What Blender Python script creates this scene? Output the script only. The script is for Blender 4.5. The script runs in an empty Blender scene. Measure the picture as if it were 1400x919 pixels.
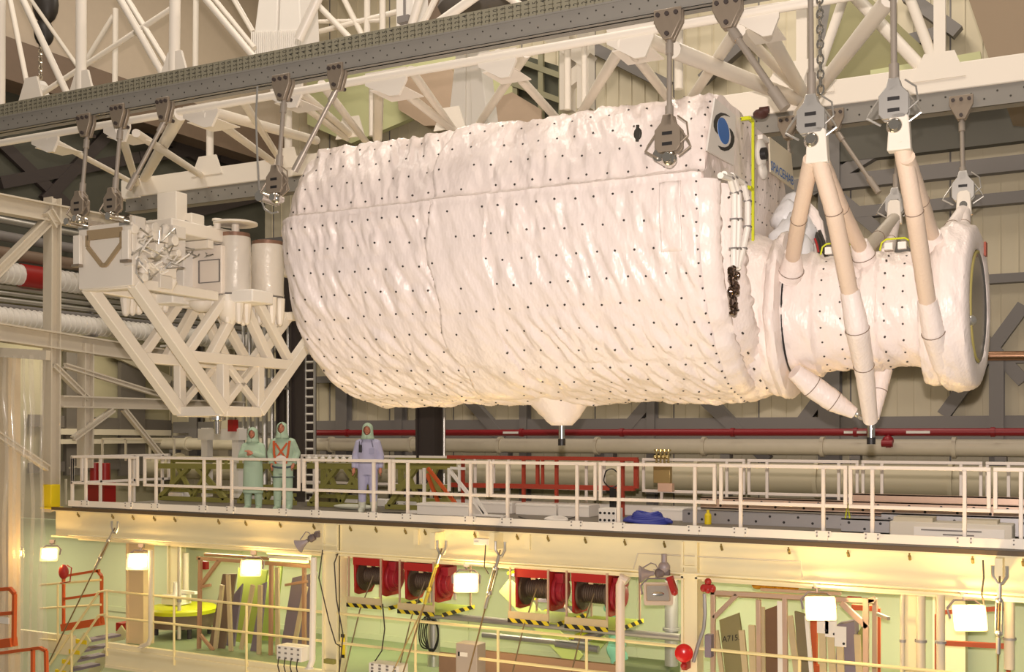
import bpy, bmesh, math, random
from mathutils import Vector, Matrix, noise
C = bpy.context.scene.collection
SC = bpy.context.scene
PI = math.pi
rnd = random.Random(7)
# ------------------------------------------------------------------ camera
F, E, HOR = 1520.0, 1.537, 595.0          # focal length in px of a 1400 px wide frame, eye height above the deck, horizon row
TH = math.atan(2750/F); s, c = math.cos(TH), math.sin(TH)        # the hall's long axis runs 61 deg left of the view
TH2 = math.atan(3000/F); s2, c2 = math.cos(TH2), math.sin(TH2)   # the hanging load is turned 2 deg against the hall
YAW = math.radians(90) - TH
DEL = (math.radians(90)-TH) - (math.radians(90)-TH2)
cam = bpy.data.cameras.new('camera'); co = bpy.data.objects.new('camera', cam); C.objects.link(co)
co.location = (0, 0, E); co.rotation_euler = (PI/2, 0, YAW)
cam.sensor_width = 36; cam.lens = F/1400*36; cam.shift_y = (HOR-459.5)/1400; cam.clip_end = 300
SC.camera = co
# ------------------------------------------------------------------ light
SC.view_settings.view_transform = 'Standard'; SC.view_settings.look = 'None'
SC.view_settings.exposure = 0.28; SC.view_settings.gamma = 1; SC.view_settings.use_curve_mapping = False
w = bpy.data.worlds.new('hall'); SC.world = w; w.use_nodes = True
w.node_tree.nodes['Background'].inputs[0].default_value = (1.0, .89, .77, 1)
w.node_tree.nodes['Background'].inputs[1].default_value = .19
def light(name, kind, loc, energy, col, size=.2, rot=None, spot=None, sy=None):
    l = bpy.data.lights.new(name, kind); l.energy = energy; l.color = col
    if kind == 'AREA':
        l.size = size
        if sy: l.shape = 'RECTANGLE'; l.size_y = sy
    else: l.shadow_soft_size = size
    if spot: l.spot_size = spot; l.spot_blend = .6
    o = bpy.data.objects.new(name, l); C.objects.link(o); o.location = loc
    if rot: o.rotation_euler = rot
    return o
light('camera_flash', 'POINT', (0, 0, E+.34), 5300, (1, .865, .80), .05)
for i, (x, y) in enumerate(((-16, 10), (-8, 10), (0, 12), (-16, 22), (-6, 23))):
    light('high_bay_lamp', 'AREA', (x, y, 15.5), 430, (1, .88, .76), 3)
light('side_fill_light', 'AREA', (-25.4, 22, 5.2), 190, (1, .86, .66), 2.5)  # unseen fill light, added to brighten the dark lower left
light('low_bay_lamp', 'AREA', (-9, 12.5, -7.5), 420, (1, .74, .42), 7, (PI, 0, 0))

# ------------------------------------------------------------------ helpers
def at(x, y, Y):
    d = F*Y/(s*(x+2050)); return Vector(((c*Y-d)/s, Y, E+(HOR-y)*d/F))
def atx(x, y, X):
    t = (x-700)/F; Y = X*(-t*s-c)/(s-t*c); d = -s*X+c*Y; return Vector((X, Y, E+(HOR-y)*d/F))
def atz(x, y, z):
    d = F*(E-z)/(y-HOR); Y = d*s*(x+2050)/F; return Vector(((c*Y-d)/s, Y, z))
def ah(x, y, Y):
    d = F*Y/(s2*(x+2300)); return Vector(((c2*Y-d)/s2, Y, E+(HOR-y)*d/F))
def ahx(x, y, X):
    t = (x-700)/F; Y = X*(-t*s2-c2)/(s2-t*c2); d = -s2*X+c2*Y; return Vector((X, Y, E+(HOR-y)*d/F))
RH = Matrix.Rotation(DEL, 3, 'Z')
def hw(p): return RH @ Vector(p)
def V(*a): return Vector(a)
def lin(h):
    h = h.lstrip('#'); v = [int(h[i:i+2], 16)/255 for i in (0, 2, 4)]
    return tuple(x/12.92 if x <= .04045 else ((x+.055)/1.055)**2.4 for x in v)+(1,)
def frames(d):
    d = d.normalized(); a = V(0,0,1) if abs(d.z) < .95 else V(0,1,0)
    u = d.cross(a).normalized(); return u, u.cross(d).normalized()
class MB:
    def __init__(self, hung=False): self.v, self.f, self.m, self.h = [], [], [], hung
    def add(self, vs, fs, mi=0):
        n = len(self.v); self.v += [Vector(p) for p in vs]
        for q in fs: self.f.append([n+i for i in q]); self.m.append(mi)
        return self
    def box(self, ctr, sx, sy, sz, M=None, mi=0):
        vs = []
        for a in (-.5, .5):
            for b in (-.5, .5):
                for e in (-.5, .5):
                    p = V(a*sx, b*sy, e*sz); vs.append((M @ p if M else p)+Vector(ctr))
        return self.add(vs, [(0,1,3,2),(4,6,7,5),(0,4,5,1),(2,3,7,6),(0,2,6,4),(1,5,7,3)], mi)
    def box2(self, lo, hi, mi=0):
        return self.box([(a+b)/2 for a, b in zip(lo, hi)], *[abs(b-a) for a, b in zip(lo, hi)], mi=mi)
    def bar(self, p, q, w, h=None, up=None, mi=0):
        p, q = Vector(p), Vector(q); h = w if h is None else h; d = (q-p)
        if d.length < 1e-5: return self
        if up is None: u, v = frames(d)
        else: u = d.normalized().cross(Vector(up)).normalized(); v = u.cross(d.normalized())
        vs = [o+u*a*w/2+v*b*h/2 for o in (p, q) for a, b in ((-1,-1),(1,-1),(1,1),(-1,1))]
        return self.add(vs, [(0,1,2,3),(7,6,5,4),(0,4,5,1),(1,5,6,2),(2,6,7,3),(3,7,4,0)], mi)
    def ibeam(self, p, q, w, h, t=.02, up=(0,0,1), mi=0):
        p, q = Vector(p), Vector(q); u = (q-p).normalized().cross(Vector(up)).normalized(); v = u.cross((q-p).normalized())
        self.bar(p+v*(h-t)/2, q+v*(h-t)/2, w, t, up, mi); self.bar(p-v*(h-t)/2, q-v*(h-t)/2, w, t, up, mi)
        return self.bar(p, q, t, h-2*t, up, mi)
    def tube(self, p, q, r, n=12, r2=None, mi=0, cap=True):
        p, q = Vector(p), Vector(q); r2 = r if r2 is None else r2; u, v = frames(q-p)
        vs = [o+(u*math.cos(2*PI*i/n)+v*math.sin(2*PI*i/n))*k for o, k in ((p, r), (q, r2)) for i in range(n)]
        fs = [(i, (i+1)%n, n+(i+1)%n, n+i) for i in range(n)]
        if cap: fs += [tuple(range(n-1, -1, -1)), tuple(range(n, 2*n))]
        return self.add(vs, fs, mi)
    def path(self, pts, r, n=8, mi=0, closed=False, rr=None):
        pts = [Vector(p) for p in pts]; N = len(pts); vs = []; fs = []; u = None
        for i, p in enumerate(pts):
            a = pts[(i-1)%N] if (i or closed) else p; b = pts[(i+1)%N] if (i < N-1 or closed) else p
            d = (b-a).normalized()
            if u is None: u, v = frames(d)
            else: u = (u-d*u.dot(d)).normalized(); v = u.cross(d)
            k = rr[i] if rr else r
            vs += [p+(u*math.cos(2*PI*j/n)+v*math.sin(2*PI*j/n))*k for j in range(n)]
        for i in range(N if closed else N-1):
            o = ((i+1)%N)*n
            fs += [(i*n+j, i*n+(j+1)%n, o+(j+1)%n, o+j) for j in range(n)]
        if not closed: fs += [tuple(range(n-1, -1, -1)), tuple(range((N-1)*n, N*n))]
        return self.add(vs, fs, mi)
    def lathe(self, prof, o, ax, n=32, mi=0, closed=False):
        o, ax = Vector(o), Vector(ax).normalized(); u, v = frames(ax)
        vs = [o+ax*a+(u*math.cos(2*PI*i/n)+v*math.sin(2*PI*i/n))*r for a, r in prof for i in range(n)]
        K = len(prof); fs = []
        for k in range(K if closed else K-1):
            o2 = ((k+1)%K)*n
            fs += [(k*n+i, k*n+(i+1)%n, o2+(i+1)%n, o2+i) for i in range(n)]
        if not closed: fs += [tuple(range(n-1, -1, -1)), tuple(range((K-1)*n, K*n))]
        return self.add(vs, fs, mi)
    def prism(self, pts, vec, mi=0):
        pts = [Vector(p) for p in pts]; n = len(pts); vec = Vector(vec)
        return self.add(pts+[p+vec for p in pts], [tuple(range(n)), tuple(range(2*n-1, n-1, -1))]+[(i, n+i, n+(i+1)%n, (i+1)%n) for i in range(n)], mi)
    def ball(self, ctr, rx, ry=None, rz=None, n=14, m=8, M=None, mi=0):
        ry = rx if ry is None else ry; rz = rx if rz is None else rz; ctr = Vector(ctr)
        vs = [V(0,0,-rz)]
        for j in range(1, m):
            a = -PI/2+PI*j/m
            vs += [V(rx*math.cos(a)*math.cos(2*PI*i/n), ry*math.cos(a)*math.sin(2*PI*i/n), rz*math.sin(a)) for i in range(n)]
        vs.append(V(0,0,rz)); L = len(vs)-1
        fs = [(0, 1+(i+1)%n, 1+i) for i in range(n)]+[(L, L-n+i, L-n+(i+1)%n) for i in range(n)]
        for j in range(m-2): fs += [(1+j*n+i, 1+j*n+(i+1)%n, 1+(j+1)*n+(i+1)%n, 1+(j+1)*n+i) for i in range(n)]
        return self.add([(M @ p if M else p)+ctr for p in vs], fs, mi)
WO = {}; XF = None
def wo(o): return WO.get(o.name, Vector((0,0,0))) if o else Vector((0,0,0))
def build(mb, name, mats, parent=None, smooth=32, bevel=0, recalc=True, origin=None):
    vs = [RH @ (XF(p) if XF else p) for p in mb.v] if mb.h else mb.v
    lo = Vector([min(p[i] for p in vs) for i in range(3)]); hi = Vector([max(p[i] for p in vs) for i in range(3)])
    ctr = Vector(origin) if origin is not None else Vector(((lo.x+hi.x)/2, (lo.y+hi.y)/2, lo.z if parent is None else (lo.z+hi.z)/2))
    me = bpy.data.meshes.new(name); me.from_pydata([p-ctr for p in vs], [], mb.f)
    for m in (mats if isinstance(mats, (list, tuple)) else [mats]): me.materials.append(m)
    me.polygons.foreach_set('material_index', mb.m)
    if recalc:
        bm = bmesh.new(); bm.from_mesh(me); bmesh.ops.recalc_face_normals(bm, faces=bm.faces); bm.to_mesh(me); bm.free()
    me.polygons.foreach_set('use_smooth', [True]*len(me.polygons)); me.set_sharp_from_angle(angle=math.radians(smooth)); me.update()
    o = bpy.data.objects.new(name, me); C.objects.link(o)
    o.parent = parent; o.location = ctr-wo(parent); WO[o.name] = ctr
    if bevel:
        b = o.modifiers.new('bevel', 'BEVEL'); b.width = bevel; b.segments = 2; b.limit_method = 'ANGLE'
    return o
def tag(o, label, cat, group=None, kind=None):
    o['label'] = label; o['category'] = cat
    if group: o['group'] = group
    if kind: o['kind'] = kind
    return o
def T(name, label, cat, loc, group=None, hung=False):
    loc = hw(loc) if hung else Vector(loc)
    o = bpy.data.objects.new(name, None); C.objects.link(o); o.location = loc; o.empty_display_size = .1
    WO[o.name] = loc; return tag(o, label, cat, group)
def P(mb, name, mat, parent, label=None, **k):
    o = build(mb, name, mat, parent, **k)
    if label: o['label'] = label
    return o
def G(mb, name, mat, label, cat, group=None, kind=None, **k): return tag(build(mb, name, mat, **k), label, cat, group, kind)
def S(mb, name, mat, **k):
    o = build(mb, name, mat, **k); o['kind'] = 'structure'; return o
def kids(o): return [x for x in C.objects if x.parent is o]
def dup(root, loc, label, rz=0, group=None):
    r = root.copy(); C.objects.link(r); r.location = loc; r.rotation_euler = (0, 0, rz); r['label'] = label
    if group: r['group'] = group
    for ch in kids(root):
        a = ch.copy(); C.objects.link(a); a.parent = r
        for g in kids(ch):
            b = g.copy(); C.objects.link(b); b.parent = a
    return r
# ------------------------------------------------------------------ materials
def mat(name, col, rough=.55, metal=0, bump=0, bs=40, var=0, vs=6, emit=0):
    m = bpy.data.materials.new(name); m.use_nodes = True; nt = m.node_tree; b = nt.nodes['Principled BSDF']
    col = lin(col) if isinstance(col, str) else col
    b.inputs['Base Color'].default_value = col; b.inputs['Roughness'].default_value = rough; b.inputs['Metallic'].default_value = metal
    if emit: b.inputs['Emission Color'].default_value = col; b.inputs['Emission Strength'].default_value = emit
    if var or bump:
        tc = nt.nodes.new('ShaderNodeTexCoord')
    if var:
        n = nt.nodes.new('ShaderNodeTexNoise'); n.inputs['Scale'].default_value = vs; n.inputs['Detail'].default_value = 5
        nt.links.new(tc.outputs['Object'], n.inputs['Vector'])
        r = nt.nodes.new('ShaderNodeMapRange'); r.inputs['To Min'].default_value = 1-var; r.inputs['To Max'].default_value = 1+var*.5
        nt.links.new(n.outputs['Fac'], r.inputs['Value'])
        x = nt.nodes.new('ShaderNodeVectorMath'); x.operation = 'SCALE'; x.inputs[0].default_value = col[:3]
        nt.links.new(r.outputs[0], x.inputs['Scale']); nt.links.new(x.outputs[0], b.inputs['Base Color'])
    if bump:
        n = nt.nodes.new('ShaderNodeTexNoise'); n.inputs['Scale'].default_value = bs; n.inputs['Detail'].default_value = 6
        nt.links.new(tc.outputs['Object'], n.inputs['Vector'])
        k = nt.nodes.new('ShaderNodeBump'); k.inputs['Strength'].default_value = bump; k.inputs['Distance'].default_value = .02
        nt.links.new(n.outputs['Fac'], k.inputs['Height']); nt.links.new(k.outputs[0], b.inputs['Normal'])
    return m
def stripes(name, a, b_, axis=(1,0,0), freq=4, duty=.5, rough=.6):
    m = mat(name, a, rough); nt = m.node_tree; b = nt.nodes['Principled BSDF']
    tc = nt.nodes.new('ShaderNodeTexCoord'); d = nt.nodes.new('ShaderNodeVectorMath'); d.operation = 'DOT_PRODUCT'; d.inputs[1].default_value = [x*freq for x in axis]
    nt.links.new(tc.outputs['Object'], d.inputs[0])
    f = nt.nodes.new('ShaderNodeMath'); f.operation = 'FRACT'; nt.links.new(d.outputs['Value'], f.inputs[0])
    g = nt.nodes.new('ShaderNodeMath'); g.operation = 'GREATER_THAN'; g.inputs[1].default_value = duty; nt.links.new(f.outputs[0], g.inputs[0])
    x = nt.nodes.new('ShaderNodeMix'); x.data_type = 'RGBA'; x.inputs['A'].default_value = lin(a); x.inputs['B'].default_value = lin(b_)
    nt.links.new(g.outputs[0], x.inputs['Factor']); nt.links.new(x.outputs['Result'], b.inputs['Base Color'])
    return m
cloth = mat('beta_cloth', '#ECE1DA', .36, bump=.16, bs=9)
def crumple(m, sc, st):                        # angular creases on top of the soft bump
    nt = m.node_tree; b = nt.nodes['Principled BSDF']; tc = nt.nodes.new('ShaderNodeTexCoord'); mp = nt.nodes.new('ShaderNodeMapping'); mp.inputs['Scale'].default_value = (sc, sc*.8, sc*.45); mp.inputs['Rotation'].default_value = (0, .35, 0)
    v = nt.nodes.new('ShaderNodeTexVoronoi'); k = nt.nodes.new('ShaderNodeBump'); k.inputs['Strength'].default_value = st; k.inputs['Distance'].default_value = .04
    nt.links.new(tc.outputs['Object'], mp.inputs[0]); nt.links.new(mp.outputs[0], v.inputs['Vector']); nt.links.new(v.outputs['Distance'], k.inputs['Height'])
    old = b.inputs['Normal'].links[0].from_socket if b.inputs['Normal'].links else None
    if old: nt.links.new(old, k.inputs['Normal'])
    nt.links.new(k.outputs[0], b.inputs['Normal'])
crumple(cloth, 5.5, .13)
cloth2 = mat('tunnel_cloth', '#ECE1DA', .38, bump=.2, bs=12); crumple(cloth2, 7, .14)
taped = mat('tube_wrap', '#E2CDB8', .5, bump=.3, bs=40)
dotm = mat('snap_black', '#3A3530', .5)
white = mat('white_paint', '#E4DDCF', .42)
whitd = mat('white_flat', '#E9E5DC', .6)
rail = mat('rail_paint', '#ECE3D8', .45)
offw = mat('cream_steel', '#D8CFB8', .5, var=.06)
gbeam = mat('beam_grey', '#85827A', .5, var=.1, vs=3)
obeam = mat('beam_olive', '#8C8874', .55, var=.12, vs=4)
ink = mat('stencil_black', '#35322A', .7)
dgrey = mat('dark_steel', '#7C7874', .6)
dk = mat('black_steel', '#3B3330', .6)
shack = mat('bronze_steel', '#8E8272', .42, .35)
rodm = mat('rod_steel', '#A59C90', .4, .4)
chrome = mat('chrome', '#D8D4CC', .15, 1)
alu = mat('aluminium', '#C4C2BC', .35, .8)
wallp = mat('wall_panel', '#D2C8AC', .6, var=.05, vs=1)
girder = mat('girder_paint', '#F0E6BE', .5, var=.05, vs=1.5)
bayw = mat('bay_green', '#C9D2AE', .55, var=.04, vs=1)
bayf = mat('bay_floor_green', '#8FA07A', .5, var=.1, vs=2)
deckm = mat('deck_grey', '#7B7468', .6, var=.15, vs=3)
yrail = mat('cream_rail', '#EFE0A6', .45)
red = mat('red_paint', '#A32420', .4)
redp = mat('red_pipe', '#8E1C24', .4)
orange = mat('orange_paint', '#C75A28', .5)
hiviz = mat('yellow_green', '#CBD21C', .5)
yel = mat('yellow_paint', '#E6CE1C', .5)
olive = mat('olive_paint', '#8D8A48', .6, var=.1)
blue = mat('logo_blue', '#2F6CB8', .5)
blk = mat('black', '#1C1A1A', .5)
brn = mat('brown_panel', '#7D6A58', .6, var=.1)
pur = mat('grey_mauve', '#857A86', .6, var=.06)
grn = mat('green_sheet', '#9AA84C', .5, var=.08)
wood = mat('pale_wood', '#C9B890', .6, var=.1, vs=10)
pinkb = mat('pinkish_beam', '#CDB09A', .35, .3, var=.08)  # even pinkish base colour, slightly metallic
greyb = mat('galvanised', '#A6A4A4', .4, .4, var=.08)
skin = mat('skin', '#C98468', .55)
tealc = mat('teal_gown', '#B6CFB4', .75, bump=.3, bs=12)
lilac = mat('pale_blue_suit', '#BDBCD8', .75, bump=.3, bs=12)
boot = mat('white_boot', '#D3D6C4', .6)
horn = mat('speaker_grey', '#9A9094', .45, .2)
drumm = mat('rope_drum', '#5A4A3C', .5, .3, bump=.6, bs=60)
bluh = mat('blue_hose', '#3B449A', .45)
hazard = stripes('hazard_stripes', '#D8C42A', '#1E1C1A', (.7, .5, .7), 7)
lampglow = mat('lamp_glow', (1, .62, .18, 1), .3, emit=26)
tubeglow = mat('tube_glow', (1, .8, .25, 1), .3, emit=2.2)
# ================================================================== SETTING
YF, YB, YW, YBAY = 16.44, 19.9, 27.0, 19.6
def wall_sheet(name, X0, X1, z0, z1, Y, m, step=.37, joint=2.22):
    b = MB(); b.box2((X0, Y, z0), (X1, Y+.15, z1))
    x = X0
    while x < X1:
        b.box2((x-.012, Y-.022, z0), (x+.012, Y+.01, z1)); x += step
    S(b, name, m)
    j = MB(); x = X0
    while x < X1:
        j.box2((x+.05, Y-.012, z0), (x+.085, Y+.01, z1)); x += joint
    S(j, 'trim_0', dgrey)
wall_sheet('wall_back', -28, 7, -9, 15.8, YW, wallp)
b = MB(); b.box2((-28.2, -2, -9), (-28, YW, 15.8)); S(b, 'wall_left', mat('left_wall_paint', '#B2AB8C', .6, var=.08))
# pale upper soffit of the left wall with its brown lower band
b = MB(); b.box2((-28, 2, 10.9), (-23.2, YW, 15.8)); S(b, 'wall_left_upper', mat('soffit_cream', '#CBBCA6', .6, var=.05))
b = MB(); b.box2((-28, 2, 9.9), (-23.0, YW, 10.9)); S(b, 'trim_1', brn)
b = MB(); b.box2((-28.2, -2, 15.8), (8, YW+.2, 16)); S(b, 'ceiling', mat('roof_tan', '#9A8E78', .7, var=.05))
b = MB(); b.box2((-28.2, -2, -9.2), (8, YW+.2, -9)); S(b, 'floor', mat('hall_floor', '#8E8A78', .6))
n = 2
def wl(p, q, w, d=.25, Y=26.8, m=dgrey):                 # steel on the back wall between two points
    global n
    Y -= .006*(n%15); b = MB(); b.bar(at(*p, Y), at(*q, Y), d, w, up=(0,0,1) if abs(p[0]-q[0]) > 3 else (0,1,0)); S(b, 'trim_%d' % n, m); n += 1
def col(x, y0, y1, w, Y=26.75, m=dgrey, d=.3):
    global n
    p, q = at(x, y0, Y), at(x, y1, Y); b = MB(); b.ibeam(p, q, w, d, .04, up=(0,1,0)); S(b, 'trim_%d' % n, m); n += 1
ends = (330, 1440)
def girt(yr, w, Y=26.8, m=dgrey, x0=150):                # yr = row at column 1280
    z = at(1280, yr, Y).z; X0, X1 = max(-27.5, at(x0, 595, Y).x), 6.5
    global n
    b = MB(); b.box2((X0, Y-.14, z-w/2), (X1, Y+.14, z+w/2)); S(b, 'trim_%d' % n, m); n += 1
girt(178, 1.0, m=mat('green_grey_steel', '#5C5A50', .6), x0=465)
for yr, w in ((236, .34), (281, .26), (387, .2), (494, .2), (580, .36), (602, .2), (668, .2)): girt(yr, w)
for x, w in ((1135, .5), (892, .22), (718, .22), (548, .25), (1363, .3), (470, .4)): col(x, -60 if x == 1135 else 480, 760, w)
for p, q in (((1206,203),(1110,262)), ((1150,272),(1290,390)), ((1290,568),(1400,418)), ((1268,383),(1400,522)), ((821,628),(886,553)),
             ((976,553),(1050,630)), ((965,548),(1030,608)), ((560,600),(600,540)), ((640,545),(690,600)), ((800,60),(915,118)), ((1310,45),(1240,-5)), ((1190,70),(1290,45)),
             ((960,110),(1050,30)), ((1110,340),(1040,420)), ((1080,600),(1140,520))):
    wl(p, q, .28)
col(180, 470, 640, .9, m=mat('grey_brown_column', '#5E5850', .6)); col(268, 470, 640, .35); col(310, 400, 640, .4, m=offw)
# left wall braces, dark behind the truss
def lw(p, q, w, m=dk, X=-23.8):
    global n
    X += .008*(n%11); b = MB(); b.bar(atx(*p, X), atx(*q, X), w, .15, up=(1,0,0)); S(b, 'trim_%d' % n, m); n += 1
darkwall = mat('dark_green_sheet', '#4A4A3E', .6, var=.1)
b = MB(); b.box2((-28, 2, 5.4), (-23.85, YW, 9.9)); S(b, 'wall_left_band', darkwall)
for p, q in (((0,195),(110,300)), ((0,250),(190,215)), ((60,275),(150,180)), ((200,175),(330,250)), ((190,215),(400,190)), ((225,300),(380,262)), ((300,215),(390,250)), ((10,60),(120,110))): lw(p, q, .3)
gb = mat('grey_column', '#6A645C', .6)
for p, q, w_ in (((180,470),(180,650),1.0), ((100,470),(100,650),.6), ((40,575),(232,582),.35), ((40,640),(232,632),.3)): lw(p, q, w_, gb, -27.85)
for p, q, w_ in (((60,590),(232,592),.18), ((60,604),(232,603),.14), ((150,480),(232,520),.25)): lw(p, q, w_, offw, -27.7)
# pipes along the back wall
def wpipe(name, yr, r, Y, m, label, x0, x1, cat='pipe', ticks=True):
    z = at(1240, yr, Y).z; X0, X1 = max(-27.9, at(x0, 595, Y).x), at(x1, 595, Y).x
    t = T(name, label, cat, (X0, Y, z))
    b = MB(); b.tube((X0, Y, z), (X1, Y, z), r, 16); P(b, 'pipe_run', m, t)
    x = X0+1.3
    while x < X1: b = MB(); b.tube((x, Y, z), (x+.09, Y, z), r*1.25, 16); P(b, 'coupling', m, t); x += 2.9
    x = X0+.7
    while x < X1 and ticks: b = MB(); b.box2((x-.12, Y-.1, z-r-.1), (x+.12, 26.6, z-r)); P(b, 'support_bracket', dgrey, t); x += 3.1
    return t, z
t, z = wpipe('fire_main', 591, .085, 26.1, redp, 'long red fire main running across the back wall', 425, 1440, ticks=False)
b = MB(); x = at(1218, 595, 26.4).x; b.tube((x, 26.1, z), (x, 26.1, z-.35), .06); b.ball((x, 26.05, z-.2), .13); b.tube((x-.12, 25.95, z-.25), (x+.12, 25.95, z-.25), .08); P(b, 'drain_valve', redp, t)
for px in (690, 1155, 1240): x = at(px, 595, 26.1).x; b = MB(); b.box2((x, 26.00, z-.03), (x+.5, 26.02, z+.03)); P(b, 'marking_band', whitd, t, label='white painted marking')
wpipe('lagged_pipe', 612, .19, 26.42, offw, 'cream lagged pipe just under the red fire main', 160, 1440)
wpipe('lagged_pipe', 658, .36, 26.0, mat('lagging', '#C9BFA2', .6), 'thick cream lagged pipe, lowest on the back wall behind the railings', 160, 1440)
for i, (p, q) in enumerate((((1338,487),(1400,484)),)):
    b = MB(); a, e = at(1338, 487, 25.2), at(1440, 486, 25.2); b.tube(a, e, .1, 14)
    t = G(b, 'copper_pipe', mat('copper', '#C49A7C', .25, .9), 'shiny copper pipe at the right edge beyond the tunnel mouth', 'pipe')
# dark hoist columns with bright conduits in the far left corner
def slab(name, x0, x1, y0, y1, Y, m, label, cat, d=.5, lip=True):
    a, e = at(x0, y0, Y), at(x1, y1, Y); e.z = -9
    t = T(name, label, cat, (a.x, Y, e.z)); b = MB(); b.box2((a.x, Y, e.z), (e.x, Y+d, a.z)); P(b, 'column_shaft', m, t)
    w = (e.x-a.x)
    for k in (0, 1): b = MB(); b.box2((a.x+k*w-.03, Y-.06, e.z), (a.x+k*w+.03, Y+.02, a.z)); P(b, 'edge_flange', m, t)
    return t
slab('rail_column', 380, 389, 380, 660, 24.6, dk, 'narrow dark brown column, left of the dark pair behind the workers', 'column', .3)
slab('rail_column', 399, 417, 380, 660, 24.2, dk, 'wide dark brown column, right of the dark pair behind the workers', 'column', .5)
slab('rail_column', 571, 594, 470, 650, 24.2, dk, 'dark brown column standing below the middle of the module', 'column', .5)
for k, (x, w, y1) in enumerate(((333, 3, 640), (341, 4, 650), (351, 5, 650), (362, 6, 650), (372, 3, 650), (394, 3, 650), (607, 2, 640))):
    a, e = at(x, 430, 24.4), at(x, y1, 24.4); e.z = -9
    b = MB(); b.tube(e, a, w*.5/48+.02, 10)
    t = T('conduit', ['thin grey conduit farthest left in the corner cluster', 'second conduit from the left in the corner cluster', 'third conduit in the corner cluster', 'fattest grey conduit of the corner cluster', 'thin conduit just left of the dark columns', 'thin conduit between the two dark columns', 'thin grey conduit beside the dark column under the module'][k], 'conduit', e)
    P(b, 'tube_run', alu, t)
    for j in range(4): b = MB(); p = e.lerp(a, .1+.25*j); b.box(p, .22, .12, .06); P(b, 'clamp', dgrey, t)
a, e = at(424, 470, 24.2), at(424, 690, 24.2); w = .16
t = T('wall_ladder', 'pale rung ladder fixed right of the dark brown columns', 'ladder', e)
for k in (-1, 1): b = MB(); b.tube(e+V(k*w,0,0), a+V(k*w,0,0), .04, 8); P(b, 'ladder_rail', alu, t)
z = e.z+.1
while z < a.z: b = MB(); b.tube((e.x-w, 24.2, z), (e.x+w, 24.2, z), .035, 6); P(b, 'rung', whitd, t); z += .24
# ------------------------------------------------------------------ deck, girder, bay
XL, XR = -20.0, 5.0
b = MB(); b.box2((XL, YF+.03, -.10), (XR, YB+.1, 0)); S(b, 'floor_deck', deckm)
b = MB(); b.box2((XL-.6, YF-.02, -.1), (XR, YF+.03, -.035)); S(b, 'trim_deck_edge', mat('edge_brown', '#5A4A34', .6))
b = MB(); b.box2((XL-.6, YF+.1, -.67), (XR, YF+.16, -.1)); b.box2((XL-.6, YF-.02, -.69), (XR, YF+.22, -.655)); b.box2((XL-.6, YF, -.125), (XR, YF+.22, -.1))
S(b, 'wall_girder', girder)
b = MB(); x = XL
k = 0
for px in (108, 155, 183, 212, 240, 300, 337, 384, 430, 480, 515, 555, 582, 650, 708, 750, 801, 855, 909, 987, 1079, 1160, 1244, 1330, 1399):
    p = at(px, 720, YF+.09); b.tube((p.x, YF+.05, -.17), (p.x, YF+.1, -.23), .022, 6); b.tube((p.x, YF+.05, -.13), (p.x, YF+.05, -.19), .012, 6)
S(b, 'trim_clips', mat('clip_olive', '#7A6A34', .5))
b = MB(); b.box2((XL-.6, YB+.02, -.67), (XR, YB+.1, -.1)); S(b, 'wall_girder_back', girder)
ZL = -2.88
b = MB(); b.box2((at(144,880,YF).x, YF+.12, ZL-.3), (XR, YBAY+.1, ZL)); S(b, 'floor_bay', bayf)
b = MB(); X0 = at(144,880,YF).x; b.box2((X0, YF, ZL-.5), (XR, YF+.12, ZL+.02)); b.box2((X0, YF-.03, ZL-.14), (XR, YF, ZL-.08)); b.box2((X0, YF-.02, ZL-.5), (XR, YF, ZL-.44)); S(b, 'wall_bay_fascia', girder)
b = MB(); b.box2((-27.9, YBAY, -9), (XR, YBAY+.1, -.67)); b.box2((-22.5, YBAY-.03, ZL), (XR, YBAY, ZL+.12))
for px in (330, 520, 640, 760, 870, 1110, 1262, 1400): x = at(px, 850, YBAY).x; b.box2((x-.012, YBAY-.012, ZL), (x+.012, YBAY, -.67))
S(b, 'wall_bay', bayw)
b = MB(); b.box2((XL, YF+.2, -.75), (XR, YBAY, -.69)); S(b, 'ceiling_bay', girder)
# columns that carry the girder
def hcol(name, px0, px1, Y, z0, z1, m, d=.3):
    x0, x1 = at(px0, 800, Y).x, at(px1, 800, Y).x; b = MB()
    b.box2((x0, Y, z0), (x0+.035, Y+d, z1)); b.box2((x1-.035, Y, z0), (x1, Y+d, z1)); b.box2((x0, Y+.05, z0), (x1, Y+.08, z1))
    S(b, name, m)
hcol('trim_column_1', 440, 461, YF-.02, -4.2, -.12, girder); hcol('trim_column_2', 931, 953, YF-.02, -4.2, -.12, girder)
b = MB()
for px0, px1 in ((440, 461), (931, 953)):
    x0, x1 = at(px0, 800, YF).x, at(px1, 800, YF).x
    b.box2((x0, YF-.03, -.52), (x1, YF+.06, -.49)); b.box2((x0, YF-.03, -.66), (x1, YF+.06, -.63))
S(b, 'trim_stiffener', girder)
hcol('trim_column_3', 172, 196, YF+.25, ZL, -.69, mat('warm_column', '#E2C99A', .5), .3)
hcol('trim_column_4', 1232, 1260, YF+.6, ZL, -.69, girder, .3); hcol('trim_column_5', 1275, 1320, YBAY-.4, ZL, -.69, girder, .3)
hcol('trim_column_6', 228, 243, YBAY-.5, ZL, -.69, girder, .25)
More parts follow.
